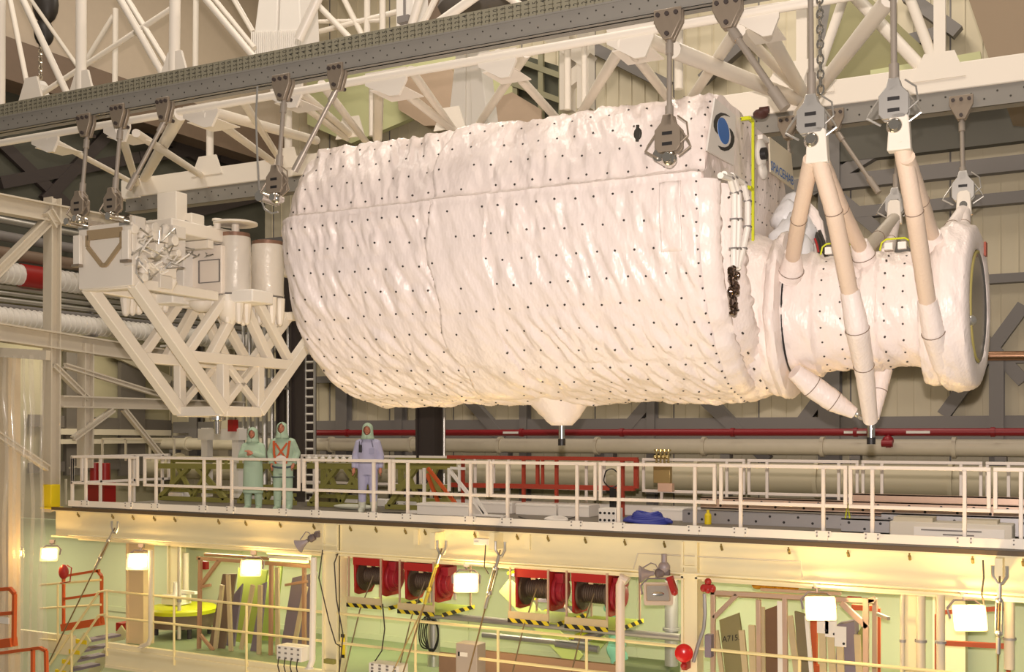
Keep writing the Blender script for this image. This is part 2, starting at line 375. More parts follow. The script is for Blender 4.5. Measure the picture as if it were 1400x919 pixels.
# ------------------------------------------------------------------ the beige frame and duct runs at the left wall
XS = -20.9
def lf(name, bars, m, label, cat, X=XS):
    t = T(name, label, cat, atx(*bars[-1][2], X) if len(bars[-1]) > 3 else atx(*bars[0][2], X))
    for nm, p, q, w_, h_ in bars:
        b = MB(); P_, Q_ = atx(*p, X), atx(*q, X)
        off = V(.012*len(kids(t)), 0, 0); b.ibeam(P_+off, Q_+off, w_, h_, .035, up=(0,0,1) if abs(P_.y-Q_.y) > abs(P_.z-Q_.z)*.2 else (0,1,0)); P(b, nm, m, t)
    return t
tanst = mat('beige_steel', '#CFC6B4', .5, var=.06)
lf('side_frame', [('post', (72,271), (70,700), .28, .26), ('post', (117,470), (116,640), .26, .26), ('top_beam', (-60,268), (230,322), .3, .40), ('middle_beam', (-60,446), (260,494), .3, .38),
   ('lower_beam', (80,549), (330,556), .25, .27), ('brace', (-20,385), (62,303), .2, .2), ('brace', (-10,592), (62,640), .14, .14), ('brace', (70,500), (116,545), .13, .13), ('brace', (84,500), (240,548), .12, .12),
   ('brace', (165,560), (220,628), .12, .12), ('brace', (150,560), (95,600), .12, .12), ('brace', (60,290), (72,310), .2, .2)], tanst, 'beige steel bracing frame along the left wall, behind the hanging truss', 'frame')
b = MB(); b.box2((XS-.25, YF-.9, -8.8), (XS+.05, YF-.6, 3.3)); G(b, 'corner_post', mat('warm_lit_post', '#CDBA98', .5), 'tall beige post beside the left end of the platform', 'post')  # the warm light on this post is put into its base colour
for k, (y0, r, corr, m, lab) in enumerate(((300, .09, 0, alu, 'thin silver pipe, topmost on the left wall'), (322, .12, 0, dgrey, 'dark pipe second from the top on the left wall'), (345, .15, 0, brn, 'brown lagged pipe in the middle of the left wall'),
        (372, .24, 1, whitd, 'upper ribbed white duct with red band on the left wall'), (392, .05, 0, alu, 'thin silver pipe under the upper ribbed duct'), (400, .05, 0, alu, 'second thin silver pipe under the upper ribbed duct'), (409, .06, 0, alu, 'third thin silver pipe under the upper ribbed duct'), (418, .06, 0, dgrey, 'dark pipe above the lower ribbed duct'),
        (433, .22, 1, whitd, 'lower ribbed white duct along the left wall'))):
    X = -23.0; a = atx(-80, y0-16, X); e = V(X, 26.5, a.z)
    z = atx(0, y0, X).z; a = V(X, atx(-90, y0, X).y, z); e = V(X, 26.5, z)
    b = MB()
    if corr:
        L = e.y-a.y; pr = [(0, r)]; kk = int(L/.16)
        for i in range(kk): pr += [(i*.16, r), (i*.16+.08, r), (i*.16+.09, r*1.1), (i*.16+.15, r*1.1)]
        b.lathe(pr, a, (0,1,0), 14)
    else: b.tube(a, e, r, 12)
    t = T('duct' if corr else 'wall_pipe', lab, 'duct' if corr else 'pipe', a); P(b, 'duct_run' if corr else 'pipe_run', m, t)
    for j in range(5): y = a.y+1+j*3.2; b = MB(); b.box2((X-.9, y, z-r-.06), (X+r, y+.08, z-r)); P(b, 'hanger', dgrey, t)
    if corr and k == 3:
        for px in (42,): q = atx(px, y0, X); b = MB(); b.lathe([(-.3, r*1.15), (.3, r*1.15)], (X, q.y, z), (0,1,0), 16); P(b, 'red_band', red, t)
# platform behind, with its own rail, seen between frame and deck
b = MB()
for (p, q) in (((140,600),(238,600)), ((140,600),(140,640)), ((172,600),(172,630)), ((205,600),(205,630)), ((238,600),(238,625)), ((95,640),(140,632)), ((90,655),(90,690))): b.bar(at(*p, 22.5), at(*q, 22.5), .05)
G(b, 'distant_guard_rail', offw, 'far cream guard rail seen past the left end of the platform', 'railing')
b = MB(); a, e = at(130, 633, 21.5), at(160, 660, 21.5); b.tube((a.x, 21.5, e.z), (a.x, 21.5, a.z), .14, 14); b.tube((a.x+.4, 21.5, e.z), (a.x+.4, 21.5, a.z), .14, 14); b.box2((a.x-.2, 21.3, e.z-.75), (a.x+.6, 21.7, e.z))
G(b, 'extinguisher_pair', red, 'pair of red cylinders behind the left end railing', 'extinguisher')
b = MB(); a, e = at(68, 662, YF+.2), at(80, 693, YF+.2); b.box2((a.x, YF, e.z), (e.x, YF+.25, a.z)); b.box2((a.x-.05, YF-.02, e.z-.04), (e.x+.05, YF+.3, e.z))
G(b, 'yellow_bin', yel, 'yellow box at the left end of the platform edge', 'box', bevel=.015)
# grey stand and white portal behind the two green workers
a = at(272, 570, 22); e = at(345, 640, 22)
t = T('portal_stand', 'pale grey portal stand behind the keel pin of the truss', 'stand', (a.x, 22, at(272,690,22).z))
for px in (283, 325): b = MB(); b.bar(at(px, 585, 22), V(at(px,600,22).x, 22, 0.0-.1), .22, .2, up=(0,1,0)); P(b, 'leg', whitd, t)
b = MB(); b.bar(at(276, 594, 22), at(332, 594, 22), .3, .3); P(b, 'crossbeam', whitd, t)
b = MB(); b.box2((at(315,575,21.8).x, 21.7, at(315,590,21.8).z), (at(322,575,21.8).x, 21.9, at(315,574,21.8).z)); P(b, 'red_box', red, t)
# clear plastic sheet hanging at the left edge
pm = bpy.data.materials.new('clear_plastic'); pm.use_nodes = True; nt = pm.node_tree; pb = nt.nodes['Principled BSDF']
pb.inputs['Base Color'].default_value = (.9, .85, .75, 1); pb.inputs['Roughness'].default_value = .12; pb.inputs['Alpha'].default_value = .16; pb.inputs['Specular IOR Level'].default_value = .8
b = MB(); N, M_ = 70, 40; vs = []
p0, p1 = at(-60, 600, 15.2), at(62, 600, 15.5)
for i in range(N+1):
    for j in range(M_+1):
        q = p0.lerp(p1, i/N); z = -6+9.2*j/M_
        k = .10*math.sin(i*.9+math.sin(j*.15))+.07*noise.noise(V(i*.12, j*.18, 3))
        vs.append((q.x, q.y+k, z))
b.add(vs, [(i*(M_+1)+j, (i+1)*(M_+1)+j, (i+1)*(M_+1)+j+1, i*(M_+1)+j+1) for i in range(N) for j in range(M_)])
G(b, 'plastic_sheet', pm, 'clear plastic curtain hanging at the left edge', 'curtain', recalc=False)
b = MB(); b.bar(at(-60, 478, 15.3)+V(0,0,.0), at(66, 486, 15.5), .12, .2); G(b, 'curtain_rail', tanst, 'beige bar from which the clear plastic curtain hangs', 'rail')
# ================================================================== RAILINGS
def panel(X0, X1, posts, Y, label, group, zb=.505, zt=1.07, r=.026):
    t = T('railing_panel', label, 'railing', ((X0+X1)/2, Y, 0), group)
    b = MB(); q = [V(X0,Y,zb), V(X1,Y,zb), V(X1,Y,zt), V(X0,Y,zt)]
    for i in range(4): e_ = (q[(i+1)%4]-q[i]).normalized()*r*(1 if i%2 == 0 else -1.02); b.bar(q[i]-e_, q[(i+1)%4]+e_, 2*r, up=(0,1,0))
    P(b, 'frame', rail, t, bevel=.006)
    for x in posts:
        b = MB(); b.bar((x, Y-.01, .02), (x, Y-.01, zt-r), 2*r, up=(0,1,0)); p = P(b, 'post', rail, t, bevel=.006)
        b = MB(); b.box2((x-.115, Y-.05, .04), (x+.115, Y-.035, .14)); b.box2((x-.07, Y-.055, 0), (x+.07, Y-.03, .14))
        for dx in (-.085, .085):
            for dz in (.06, .115): b.tube((x+dx, Y-.062, dz), (x+dx, Y-.05, dz), .012, 8, mi=1)
        P(b, 'base_bracket', [whitd, dgrey], p)
fp = [(198,298,(214,279.5),'front railing panel just left of the two workers in green'), (301,408.6,(317.5,389),'front railing panel before the two workers in green'), (415.6,533,(433.5,511.5),'front railing panel before the worker in pale blue'),
      (538,667,(558,644),'front railing panel just right of the worker in pale blue'), (672,814,(694.5,789.5),'front railing panel with the loose grey cable behind it'), (821,977,(846.5,950.5),'front railing panel before the coiled blue hose'),
      (986,1156,(1013,1126),'front railing panel right of the yellow bottle'), (1163,1352,(1193,1319),'front railing panel before the long white crate'), (1361,1552,(1396,1500),'front railing panel cut by the right edge of the view')]
X = lambda px, Y: at(px, 595, Y).x
for a, e, ps, lab in fp: panel(X(a,YF), X(e,YF), [X(p,YF) for p in ps], YF, lab, 'front railing panels')
bp = [(413,567,(430,550),'back railing panel behind the worker in pale blue'), (575,669,(590,650),'back railing panel behind the orange guard frame, left end'), (675,826,(696,802),'back railing panel behind the orange guard frame, right end'),
      (880,1017,(905,994),'back railing panel with the gold manifold on it'), (1024,1172,(1049,1147),'back railing panel above the left end of the pinkish channel beam'), (1180,1341,(1206,1314),'back railing panel above the middle of the pinkish channel beam'), (1350,1500,(1379,1470),'back railing panel at the right edge of the view')]
for a, e, ps, lab in bp: panel(X(a,YB), X(e,YB), [X(p,YB) for p in ps], YB, lab, 'back railing panels', .47)
# return panel at the left end, running back
Xl = X(99, YF)
t = T('railing_panel', 'railing running back from the left end of the platform', 'railing', (Xl, 17.8, 0), 'side railing')
b = MB()
for z in (.505, 1.07): b.bar((Xl, YF, z), (Xl, 19.2, z), .052)
for y in (YF+.25, 19.2): b.bar((Xl, y, .48), (Xl, y, 1.09), .052, up=(0,1,0))
P(b, 'frame', rail, t)
for y in (YF, YF+.75, YF+1.7, 19.0): b = MB(); b.bar((Xl, y, 0), (Xl, y, 1.07), .052, up=(0,1,0)); P(b, 'post', rail, t)
panel(X(99,YF), X(188,YF), [X(118,YF), X(178,YF)], YF, 'front railing panel at the left end of the platform', 'front railing panels')
b = MB(); b.box2((Xl-.1, YF-.03, 0), (XR, YF+.0, .125)); G(b, 'toe_board', whitd, 'white toe board along the front foot of the railing', 'toe board')
b = MB(); b.box2((X(560,YB), YB-.06, 0), (XR, YB-.02, .2)); G(b, 'toe_board', whitd, 'white toe board under the back railing', 'toe board')
# ================================================================== PEOPLE
def body_mesh(name, parts, m, parent, vox, sm=6):
    b = MB()
    for p in parts:
        if p[0] == 'ball': b.ball(p[1], *p[2], n=18, m=10)
        elif p[0] == 'path': b.path(p[1], .05, 14, rr=p[2])
        elif p[0] == 'loft':                                    # ellipse sections (z, cx, cy, rx, ry)
            n = 22; vs = []
            for z, cx, cy, rx, ry in p[1]: vs += [V(cx+rx*math.cos(2*PI*i/n), cy+ry*math.sin(2*PI*i/n), z) for i in range(n)]
            K = len(p[1]); b.add(vs, [(k*n+i, k*n+(i+1)%n, (k+1)*n+(i+1)%n, (k+1)*n+i) for k in range(K-1) for i in range(n)]+[tuple(range(n-1,-1,-1)), tuple(range((K-1)*n, K*n))])
    R = Matrix.Rotation(parent['_r'], 3, 'Z'); k = parent['_k']; o = WO[parent.name]
    b.v = [R @ p*k+o for p in b.v]
    ob = P(b, name, m, parent, smooth=180)
    r = ob.modifiers.new('remesh', 'REMESH'); r.mode = 'VOXEL'; r.voxel_size = vox; r.use_smooth_shade = True
    q = ob.modifiers.new('smooth', 'SMOOTH'); q.iterations = sm; q.factor = .5
    return ob
def person(px, py, Y, h, rot, label, suit, hood, bootm, pose, tilt=0):
    p = atz(px, py, 0); t = T('person', label, 'person', p); t['_r'] = rot; t['_k'] = h/1.78     # local frame: faces -y, x to its left hand side in the view
    if pose == 'side': arms = {1: [V(.175,0,1.385), V(.255,.02,1.12), V(.26,-.06,.86)], -1: [V(-.175,0,1.385), V(-.255,.02,1.12), V(-.27,-.06,.86)]}
    elif pose == 'fold': arms = {1: [V(.17,0,1.375), V(.25,-.06,1.14), V(.02,-.23,1.24)], -1: [V(-.17,0,1.375), V(-.25,-.06,1.14), V(-.03,-.24,1.20)]}
    else: arms = {1: [V(.175,0,1.385), V(.27,.08,1.15), V(.22,-.05,.93)], -1: [V(-.175,0,1.385), V(-.28,.08,1.15), V(-.22,-.03,.93)]}
    hd = V(0, -.03-.05*tilt, 1.645); hy = -tilt*.02
    skinp = [('ball', hd, (.076, .095, .118)), ('path', [V(0,.01,1.36), V(0,.0,1.50), hd-V(0,0,.05)], [.06,.055,.06]),
             ('ball', hd+V(0,-.098,-.012+.03*tilt), (.016,.022,.026)), ('ball', hd+V(0,-.075,-.07+.04*tilt), (.035,.03,.03)), ('ball', hd+V(.03,-.078,.02+.03*tilt), (.02,.014,.008)), ('ball', hd+V(-.03,-.078,.02+.03*tilt), (.02,.014,.008)),
             ('ball', hd+V(.078,.0,-.01), (.012,.022,.034)), ('ball', hd+V(-.078,.0,-.01), (.012,.022,.034)),
             ('loft', [(.86,0,.0,.15,.10),(1.0,0,0,.14,.095),(1.2,0,0,.15,.10),(1.38,0,0,.16,.09),(1.46,0,0,.09,.06)])]
    for sg in (1, -1):
        a = arms[sg]; skinp.append(('path', [a[0], a[0].lerp(a[1],.5), a[1], a[1].lerp(a[2],.6), a[2]], [.055,.05,.042,.036,.028]))
        d = (a[2]-a[1]).normalized(); pal = a[2]+d*.05; sd = d.cross(V(0,1,0) if abs(d.y) < .8 else V(0,0,1)).normalized(); fw = d.cross(sd).normalized()
        skinp.append(('path', [a[2], a[2]+d*.03, a[2]+d*.085], [.026,.036,.034]))
        for k, L in zip((-.028, -.009, .010, .028), (.062, .072, .068, .052)):
            r0 = a[2]+d*.08+fw*k; skinp.append(('path', [r0, r0+d*L*.5, r0+d*L*.85+sd*sg*L*.35], [.0105,.0095,.008]))
        r0 = a[2]+d*.03-fw*.03; skinp.append(('path', [r0, r0-fw*.028+d*.03, r0-fw*.03+d*.062], [.013,.011,.009]))
        skinp.append(('path', [V(.085*sg,0,.9), V(.10*sg,-.01,.5), V(.105*sg,.02,.09)], [.075,.055,.04])); skinp.append(('path', [V(.105*sg,.03,.06), V(.115*sg,-.1,.05)], [.04,.035]))
    body_mesh('body', skinp, skin, t, .009, 2)
    sp = [('loft', [(.74,0,0,.17,.13),(.9,0,0,.205,.15),(1.05,0,0,.20,.145),(1.25,0,0,.215,.145),(1.38,0,.01,.205,.125),(1.455,0,.01,.13,.09),(1.49,0,0,.08,.075)])]
    for sg in (1, -1):
        a = arms[sg]; e = a[1].lerp(a[2], .93)
        sp.append(('path', [a[0]-V(.05*sg,0,-.015), a[0], a[0].lerp(a[1],.5), a[1], a[1].lerp(a[2],.5), e], [.075,.085,.078,.072,.064,.052]))
        sp.append(('path', [V(.09*sg,0,.9), V(.105*sg,-.005,.6), V(.112*sg,.0,.42), V(.115*sg,.01,.2)], [.118,.098,.085,.078]))
    if pose == 'fold': sp.append(('loft', [(.36,0,0,.225,.17),(.6,0,0,.215,.165),(.9,0,0,.21,.155)]))
    body_mesh('gown' if pose == 'fold' else 'coverall', sp, suit, t, .014, 8)
    for sg in (1, -1):
        body_mesh('boot', [('path', [V(.115*sg,.015,.34), V(.116*sg,.015,.2), V(.118*sg,.02,.07)], [.085,.078,.068]), ('path', [V(.118*sg,.03,.06), V(.128*sg,-.08,.055), V(.135*sg,-.15,.045)], [.06,.055,.04]), ('loft', [(0,.125*sg,-.05,.055,.135),(.03,.125*sg,-.05,.058,.14)])], bootm, t, .012, 4)
    # hood with a face opening
    n = 20; b = MB(); R = Matrix.Rotation(rot, 3, 'Z')
    rows = [(1.40,.15,.12,.0),(1.46,.135,.115,0),(1.50,.115,.115,0)]
    vs = []; 
    prof = [(-.19,.135,.115),(-.15,.12,.112),(-.115,.11,.112),(-.09,.107,.113),(-.06,.104,.115),(-.03,.102,.118),(0,.10,.12),(.03,.10,.119),(.055,.097,.117),(.075,.088,.108),(.09,.08,.098),(.12,.045,.055),(.132,.008,.01)]
    fs = []
    for dz, rx, ry in prof:
        for i in range(n+1):
            a = -PI/2+2*PI*i/n; q_ = (dz+.02-.03*tilt)/.088; op = max(0, 1-q_*q_)
            gap = .80*math.sqrt(op)
            aa = -PI/2+gap+(2*PI-2*gap)*i/n; q = hd+V(rx*math.cos(aa), ry*math.sin(aa)+.004, dz); vs.append(q)
    for k in range(len(prof)-1): fs += [(k*(n+1)+i, k*(n+1)+i+1, (k+1)*(n+1)+i+1, (k+1)*(n+1)+i) for i in range(n)]
    b.add([R @ q*t['_k']+p for q in vs], fs); o = P(b, 'hood', hood, t, smooth=180, recalc=False)
    sm = o.modifiers.new('solid', 'SOLIDIFY'); sm.thickness = .008; sm.offset = 1
    # face marks: eyes and mouth
    b = MB()
    for dx in (-.03, .03): b.ball(hd+V(dx,-.088,.012+.03*tilt), .011, .006, .006, 8, 6)
    b.v = [R @ q*t['_k']+p for q in b.v]; P(b, 'eyes', blk, t)
    b = MB(); b.ball(hd+V(0,-.1,-.055+.03*tilt), .022, .006, .006, 8, 6); b.v = [R @ q*t['_k']+p for q in b.v]; P(b, 'mouth', mat('lips', '#9A4A40'), t)
    return t, p, R, t['_k']
ROT = .45
t1, p1, R1, k1 = person(346, 697.5, 17.46, 1.70, ROT, 'person in a long pale green gown and hood, hands folded at the chest', tealc, tealc, tealc, 'fold')
t2, p2, R2, k2 = person(387, 698.5, 17.6, 1.80, ROT, 'person in green coveralls with orange harness, head tilted back looking up', tealc, tealc, tealc, 'hip', tilt=1)
t3, p3, R3, k3 = person(503, 700.5, 18.1, 1.78, ROT, 'person in pale blue coveralls and green hood, arms at the sides', lilac, tealc, boot, 'side')
def wear(name, m, t, p, R, k, f): b = MB(); f(b); b.v = [R @ q*k+p for q in b.v]; return P(b, name, m, t)
def harness(b):
    for sg in (1, -1):
        b.bar((.16*sg,-.11,1.40), (.14*sg,-.158,1.15), .045, .012, up=(0,1,0)); b.bar((.14*sg,-.158,1.15), (.10*sg,-.165,.95), .045, .012, up=(0,1,0)); b.bar((.12*sg,-.15,1.36), (-.12*sg,-.168,1.02), .04, .012, up=(0,1,0))
        b.bar((.16*sg,-.10,1.40), (.15*sg,.12,1.40), .045, .012)
wear('harness_strap', orange, t2, p2, R2, k2, harness)
wear('waist_belt', mat('dark_belt', '#4C5A62', .6), t2, p2, R2, k2, lambda b: b.path([V(.215*math.cos(a), .16*math.sin(a), .92-.05*abs(math.sin(a))) for a in [i*PI/12 for i in range(24)]], .02, 8, closed=True))
wear('beard_cover', whitd, t2, p2, R2, k2, lambda b: b.ball((0,-.16,1.03), .13, .03, .09))
wear('leg_strap', mat('strap_dark', '#4A5A58', .6), t2, p2, R2, k2, lambda b: [b.path([V(.11*sg+.115*math.cos(a), .115*math.sin(a), .68) for a in [i*PI/9 for i in range(18)]], .014, 6, closed=True) for sg in (1,-1)])
wear('radio', blk, t3, p3, R3, k3, lambda b: (b.box((-.12,-.165,1.27), .06, .035, .15), b.tube((-.14,-.165,1.34), (-.14,-.165,1.42), .008)))
wear('lanyard', mat('grey_strap', '#77758A', .6), t3, p3, R3, k3, lambda b: [b.bar((.09*sg,-.10,1.43), (.13*sg,-.152,1.30), .018, .008, up=(0,1,0)) for sg in (1,-1)])
wear('pocket', mat('pocket_seam', '#A9A9C6', .75), t3, p3, R3, k3, lambda b: b.box((.1,-.15,1.22), .1, .012, .11))
for t in (t1, t2, t3):
    del t['_r']; del t['_k']
# ================================================================== THINGS ON THE DECK
def frame_thing(name, label, cat, m, Y, bars, w=.07, dz=0, group=None, hung=False, dy=.0):
    f = ah if hung else at
    lo = min(bars, key=lambda q: -max(q[1][1], q[2][1])); base = f(lo[1][0], max(lo[1][1], lo[2][1]), Y)
    t = T(name, label, cat, base, group, hung)
    for q in bars:
        ww = q[3] if len(q) > 3 else w; y0 = Y+(q[4] if len(q) > 4 else 0); y1 = Y+(q[5] if len(q) > 5 else (q[4] if len(q) > 4 else 0))
        b = MB(hung); b.bar(f(*q[1], y0), f(*q[2], y1), ww); P(b, q[0], m, t)
    return t
def deckrow(px, Y): d = F*Y/(s*(px+2050)); return HOR+F*E/d
for k, (x0, x1, lab) in enumerate(((216, 312, 'olive green trestle left of the workers'), (326, 404, 'olive green trestle behind the two workers in green'), (422, 512, 'olive green trestle behind the worker in pale blue'), (528, 622, 'olive green trestle right of the worker in pale blue'))):
    Y = 19.0; b0, b1 = deckrow(x0, Y)-1, deckrow(x1, Y)-1; xm = (x0+x1)/2; bm = (b0+b1)/2
    frame_thing('trestle', lab, 'trestle', olive, Y, [('top_rail', (x0,637), (x1,638), .12), ('foot_rail', (x0,b0-2), (x1,b1-2), .10), ('brace', (x0+4,b0-4), (xm-6,640), .1), ('brace', (xm+6,640), (x1-4,b1-4), .1), ('middle_rail', (x0+10,665), (x1-10,666), .09),
        ('top_rail', (x0+14,629), (x1,630), .1, .55), ('post', (x0+20,632), (x0+20,b0-12), .09, .55), ('brace', (xm,b0-4), (xm-20,640), .08), ('brace', (xm,b0-4), (xm+22,640), .08), ('cross_member', (x0+3,638), (x0+3,632), .08, 0, .55), ('cross_member', (x1-3,639), (x1-3,633), .08, 0, .55), ('foot_rail', (x0+12,b0-13), (x1,b1-13), .08, .6)], group='olive trestles')
# row of small white jars/pads on the trestle top
for k in range(9):
    p = at(424+9.5*k, 637, 19.2); z = at(470, 637, 19.0).z+.06
    b = MB(); b.lathe([(0,.05),(.10,.055),(.12,.035),(.16,.035)], (p.x, 19.15, z), (0,0,1), 12); G(b, 'white_bottle', whitd, 'small white bottle in the row along the trestle behind the worker in pale blue', 'bottle', 'white bottles on the trestle')
b = MB(); p = atz(485, 697, 0); b.ball(p+V(0,0,.06), .55, .12, .06, 18, 8); G(b, 'white_bundle', boot, 'white flat bundle lying at the feet of the worker in pale blue', 'bundle')
for k, (px, py, lab) in enumerate(((360,677,'white slab on the deck between the two workers in green'), (480,690,'white slab lying behind the feet of the worker in pale blue'), (520,686,'white slab right of the boots of the worker in pale blue'), (245,690,'white slab on the deck behind the left railing'))):
    p = atz(px, deckrow(px, 19.9), 0); p.y = 19.7; p.x = X(px, 19.7); b = MB(); b.box(p+V(0,0,.08), .5, .25, .16); G(b, 'white_slab', whitd, lab, 'slab', bevel=.02)
# orange guard frame
Y = 19.35
frame_thing('guard_frame', 'orange red guard frame behind the middle front panels', 'guard', mat('guard_red', '#A83E2A', .5), Y, [('top_bar', (612,625), (872,628), .07), ('mid_bar', (618,663), (868,668), .09), ('post', (633,628), (633,deckrow(633,Y)), .06), ('post', (716,628), (716,deckrow(716,Y)), .06), ('post', (735,628), (735,664), .06), ('post', (742,628), (742,664), .05), ('post', (761,628), (761,deckrow(761,Y)), .06), ('post', (851,630), (851,deckrow(851,Y)), .07), ('post', (870,628), (870,668), .08)])
frame_thing('leaning_bar', 'orange bar slanting down to the deck, left of its pair', 'bar', orange, 18.9, [('bar', (584,648), (603,697), .06)])
frame_thing('leaning_bar', 'orange bar slanting down to the deck, right of its pair', 'bar', orange, 18.7, [('bar', (585,640), (631,699), .06)])
Y = 18.2
frame_thing('step_stand', 'white step stand with slanted rails beside the orange bars', 'stand', whitd, Y, [('side_rail', (614,640), (614,672), .05), ('side_rail', (614,642), (662,703), .06), ('side_rail', (650,680), (665,705), .06), ('base', (562,702), (640,706), .12), ('post', (580,640), (580,700), .05), ('tread', (616,640), (636,641), .05), ('post', (628,636), (628,672), .04), ('base', (640,706), (690,708), .1)])
for k, (x0, x1, Y, lab) in enumerate(((640, 700, 19.0, 'low white box behind the grey cable'), (705, 760, 18.9, 'low white box left of the white power box'), (570, 640, 18.0, 'low white plinth under the white step stand'), (763, 805, 18.9, 'low white box right of centre behind the cable'), (892, 935, 18.9, 'low white box right of the blue hose'))):
    b = MB(); b.box2((X(x0,Y), Y, 0), (X(x1,Y), Y+.5, .22)); b.box2((X(x0,Y)-.01, Y-.012, .17), (X(x1,Y)+.01, Y, .2)); G(b, 'white_box', whitd, lab, 'box', bevel=.012)
# power box, cables, hose
Y = 17.2; x0, x1 = X(818,Y), X(842,Y); t = T('power_box', 'white power box with dark sockets beside the blue hose', 'box', ((x0+x1)/2, Y, 0))
b = MB(); b.box2((x0, Y, 0), (x1, Y+.3, .30)); P(b, 'housing', whitd, t, bevel=.012)
for i in range(4):
    for j in range(2): b = MB(); q = (x0+(i+.5)*(x1-x0)/4, Y, .1+.12*j); b.tube(q, (q[0], Y-.015, q[2]), .022, 10); P(b, 'socket', blk, t)
p = atz(885, 716, 0); b = MB()
for k in range(9):
    rx = .40-.028*k; pts = [p+V(rx*math.cos(a)+.02*math.sin(3*a+k), .30*rx/.4*math.sin(a), .035+.018*k+.02*math.sin(2*a+k)) for a in [i*2*PI/28 for i in range(28)]]
    b.path(pts, .026, 8, closed=True)
b.path([p+V(.3,-.05,.1), p+V(.42,-.1,.06), p+V(.5,-.12,.05)], .028, 8)
G(b, 'hose_coil', bluh, 'coiled blue hose lying on the deck behind the front railing', 'hose')
b = MB(); pts = [atz(px, py, .015) for px, py in ((709,706),(717,709),(730,713),(745,715),(770,711),(790,706),(805,703),(818,702))]; pts[-1].z = .2; b.path(pts, .012, 6); G(b, 'grey_cable', mat('cable_grey', '#5A5650'), 'dark loose cable running to the white power box', 'cable')
b = MB(); p = atz(760, 714, .03)
for k in range(4): b.path([p+V((.16+.02*k)*math.cos(a), .08*math.sin(a), .015*k+.05*max(0,math.sin(a))) for a in [i*2*PI/20 for i in range(20)]], .012, 6, closed=True)
G(b, 'cord_coil', whitd, 'coil of white cord beside the dark loose cable', 'cord')
p = atz(546, 702, .012); b = MB(); b.path([p+V(.3*math.cos(a)-.1, .12*math.sin(a), .0) for a in [i*2*PI/30 for i in range(22)]], .01, 6); G(b, 'black_cord', blk, 'thin black cord loop right of the worker in pale blue', 'cord')
# manifold on the back railing, black ring, bottle, small bottle
Y = YB-.15; a, e = at(893, 623, Y), at(916, 661, Y); t = T('valve_manifold', 'brass valve manifold hung on the back railing', 'valve', e)
b = MB(); b.box2((a.x, Y, e.z), (e.x, Y+.12, a.z-.15)); P(b, 'plate', mat('brass_plate', '#B9A06A', .35, .5), t, bevel=.01)
b = MB(); b.box2((a.x+.1, Y-.02, e.z-.16), (e.x+.05, Y+.1, e.z)); P(b, 'foot', mat('peach_foot', '#D8B49A', .5), t)
for k in range(4):
    x = a.x+.05+(e.x-a.x-.1)*k/3; b = MB(); b.tube((x, Y+.05, a.z-.17), (x, Y+.05, a.z+.12), .022, 10); b.lathe([(-.02,.05),(.02,.05)], (x, Y+.05, a.z+.1), (0,0,1), 12); b.ball((x, Y-.02, a.z-.03), .04); P(b, 'valve', mat('brass_valve', '#CBB77E', .25, .8), t)
b = MB(); p = at(836, 654, 18.6); b.path([p+V(.15*math.cos(i*2*PI/24), .02*math.sin(i*1.3), .17*math.sin(i*2*PI/24)) for i in range(24)], .012, 6, closed=True); b.bar(at(838, 668, 18.6), at(838, deckrow(838,18.6), 18.6), .1, .08, up=(0,1,0)); G(b, 'hoop_on_stand', [blk], 'black hoop on a short stand behind the front railing', 'hoop')
p = atz(968, 717, 0); b = MB(); b.lathe([(0,.055),(.02,.06),(.16,.06),(.19,.04),(.2,.025),(.25,.025)], p, (0,0,1), 16); t = G(b, 'yellow_bottle', yel, 'yellow bottle standing before the galvanised beam', 'bottle')
# channel beams lying on the deck
def channel(px0, px1, yt, yb, Y, m, label, d=.22, zb=None):
    xm = (px0+px1)/2; z0 = at(xm, yb, Y).z if zb is None else zb; z1 = at(xm, yt, Y).z; x0, x1 = X(px0,Y), X(px1,Y)
    t = T('channel_beam', label, 'beam', ((x0+x1)/2, Y, z0), 'channel beams on the deck')
    b = MB(); b.box2((x0, Y, z0), (x1, Y+.02, z1)); wb = b
    for z in (z0, z1-.02): b = MB(); b.box2((x0, Y, z), (x1, Y+d, z+.02)); P(b, 'flange', m, t)
    x = x0+.12; k = 0
    while x < x1-.05: wb.tube((x, Y-.004, z0+(z1-z0)*(.3 if k%2 else .72)), (x, Y+.002, z0+(z1-z0)*(.3 if k%2 else .72)), .022, 10, mi=1); x += .24; k += 1
    P(wb, 'web', [m, blk], t)
    return z1
channel(933, 1208, 702, 722, 18.6, greyb, 'galvanised channel beam on the deck, left end of the row', zb=0)
channel(1150, 1216, 710, 734, 17.9, greyb, 'short galvanised channel beam left of the long white crate', zb=0)
channel(958, 1480, 687, 704, 18.62, pinkb, 'long pinkish channel beam resting on the galvanised one')
channel(1165, 1480, 679, 690, 18.95, pinkb, 'pinkish channel beam lying behind the long one', zb=0)
channel(1205, 1480, 706, 722, 18.2, greyb, 'galvanised channel beam behind the long white crate', zb=0)
Y = 17.2; x0, x1 = X(1216,Y), X(1384,Y); t = T('long_crate', 'long white crate lying behind the right front railing', 'crate', ((x0+x1)/2, Y, 0))
b = MB(); b.box2((x0, Y, 0), (x1, Y+.5, .26)); P(b, 'body', mat('crate_white', '#D5CFC0', .6), t, bevel=.02)
b = MB(); b.box2((x0+.35, Y-.02, .05), (x1-.1, Y+.01, .19)); P(b, 'recessed_panel', whitd, t)
b = MB(); b.box2((x0+.45, Y-.026, .14), (x1-.4, Y-.018, .16)); b.box2((x0+.75, Y-.026, .08), (x1-.5, Y-.018, .10)); P(b, 'slot', dgrey, t)
b = MB(); b.box2((x0+.05, Y+.05, .26), (x0+.6, Y+.45, .32)); b.box2((x0+1., Y+.05, .26), (x1-.2, Y+.45, .31)); P(b, 'lid', mat('crate_lid', '#C9C0A8', .6), t)
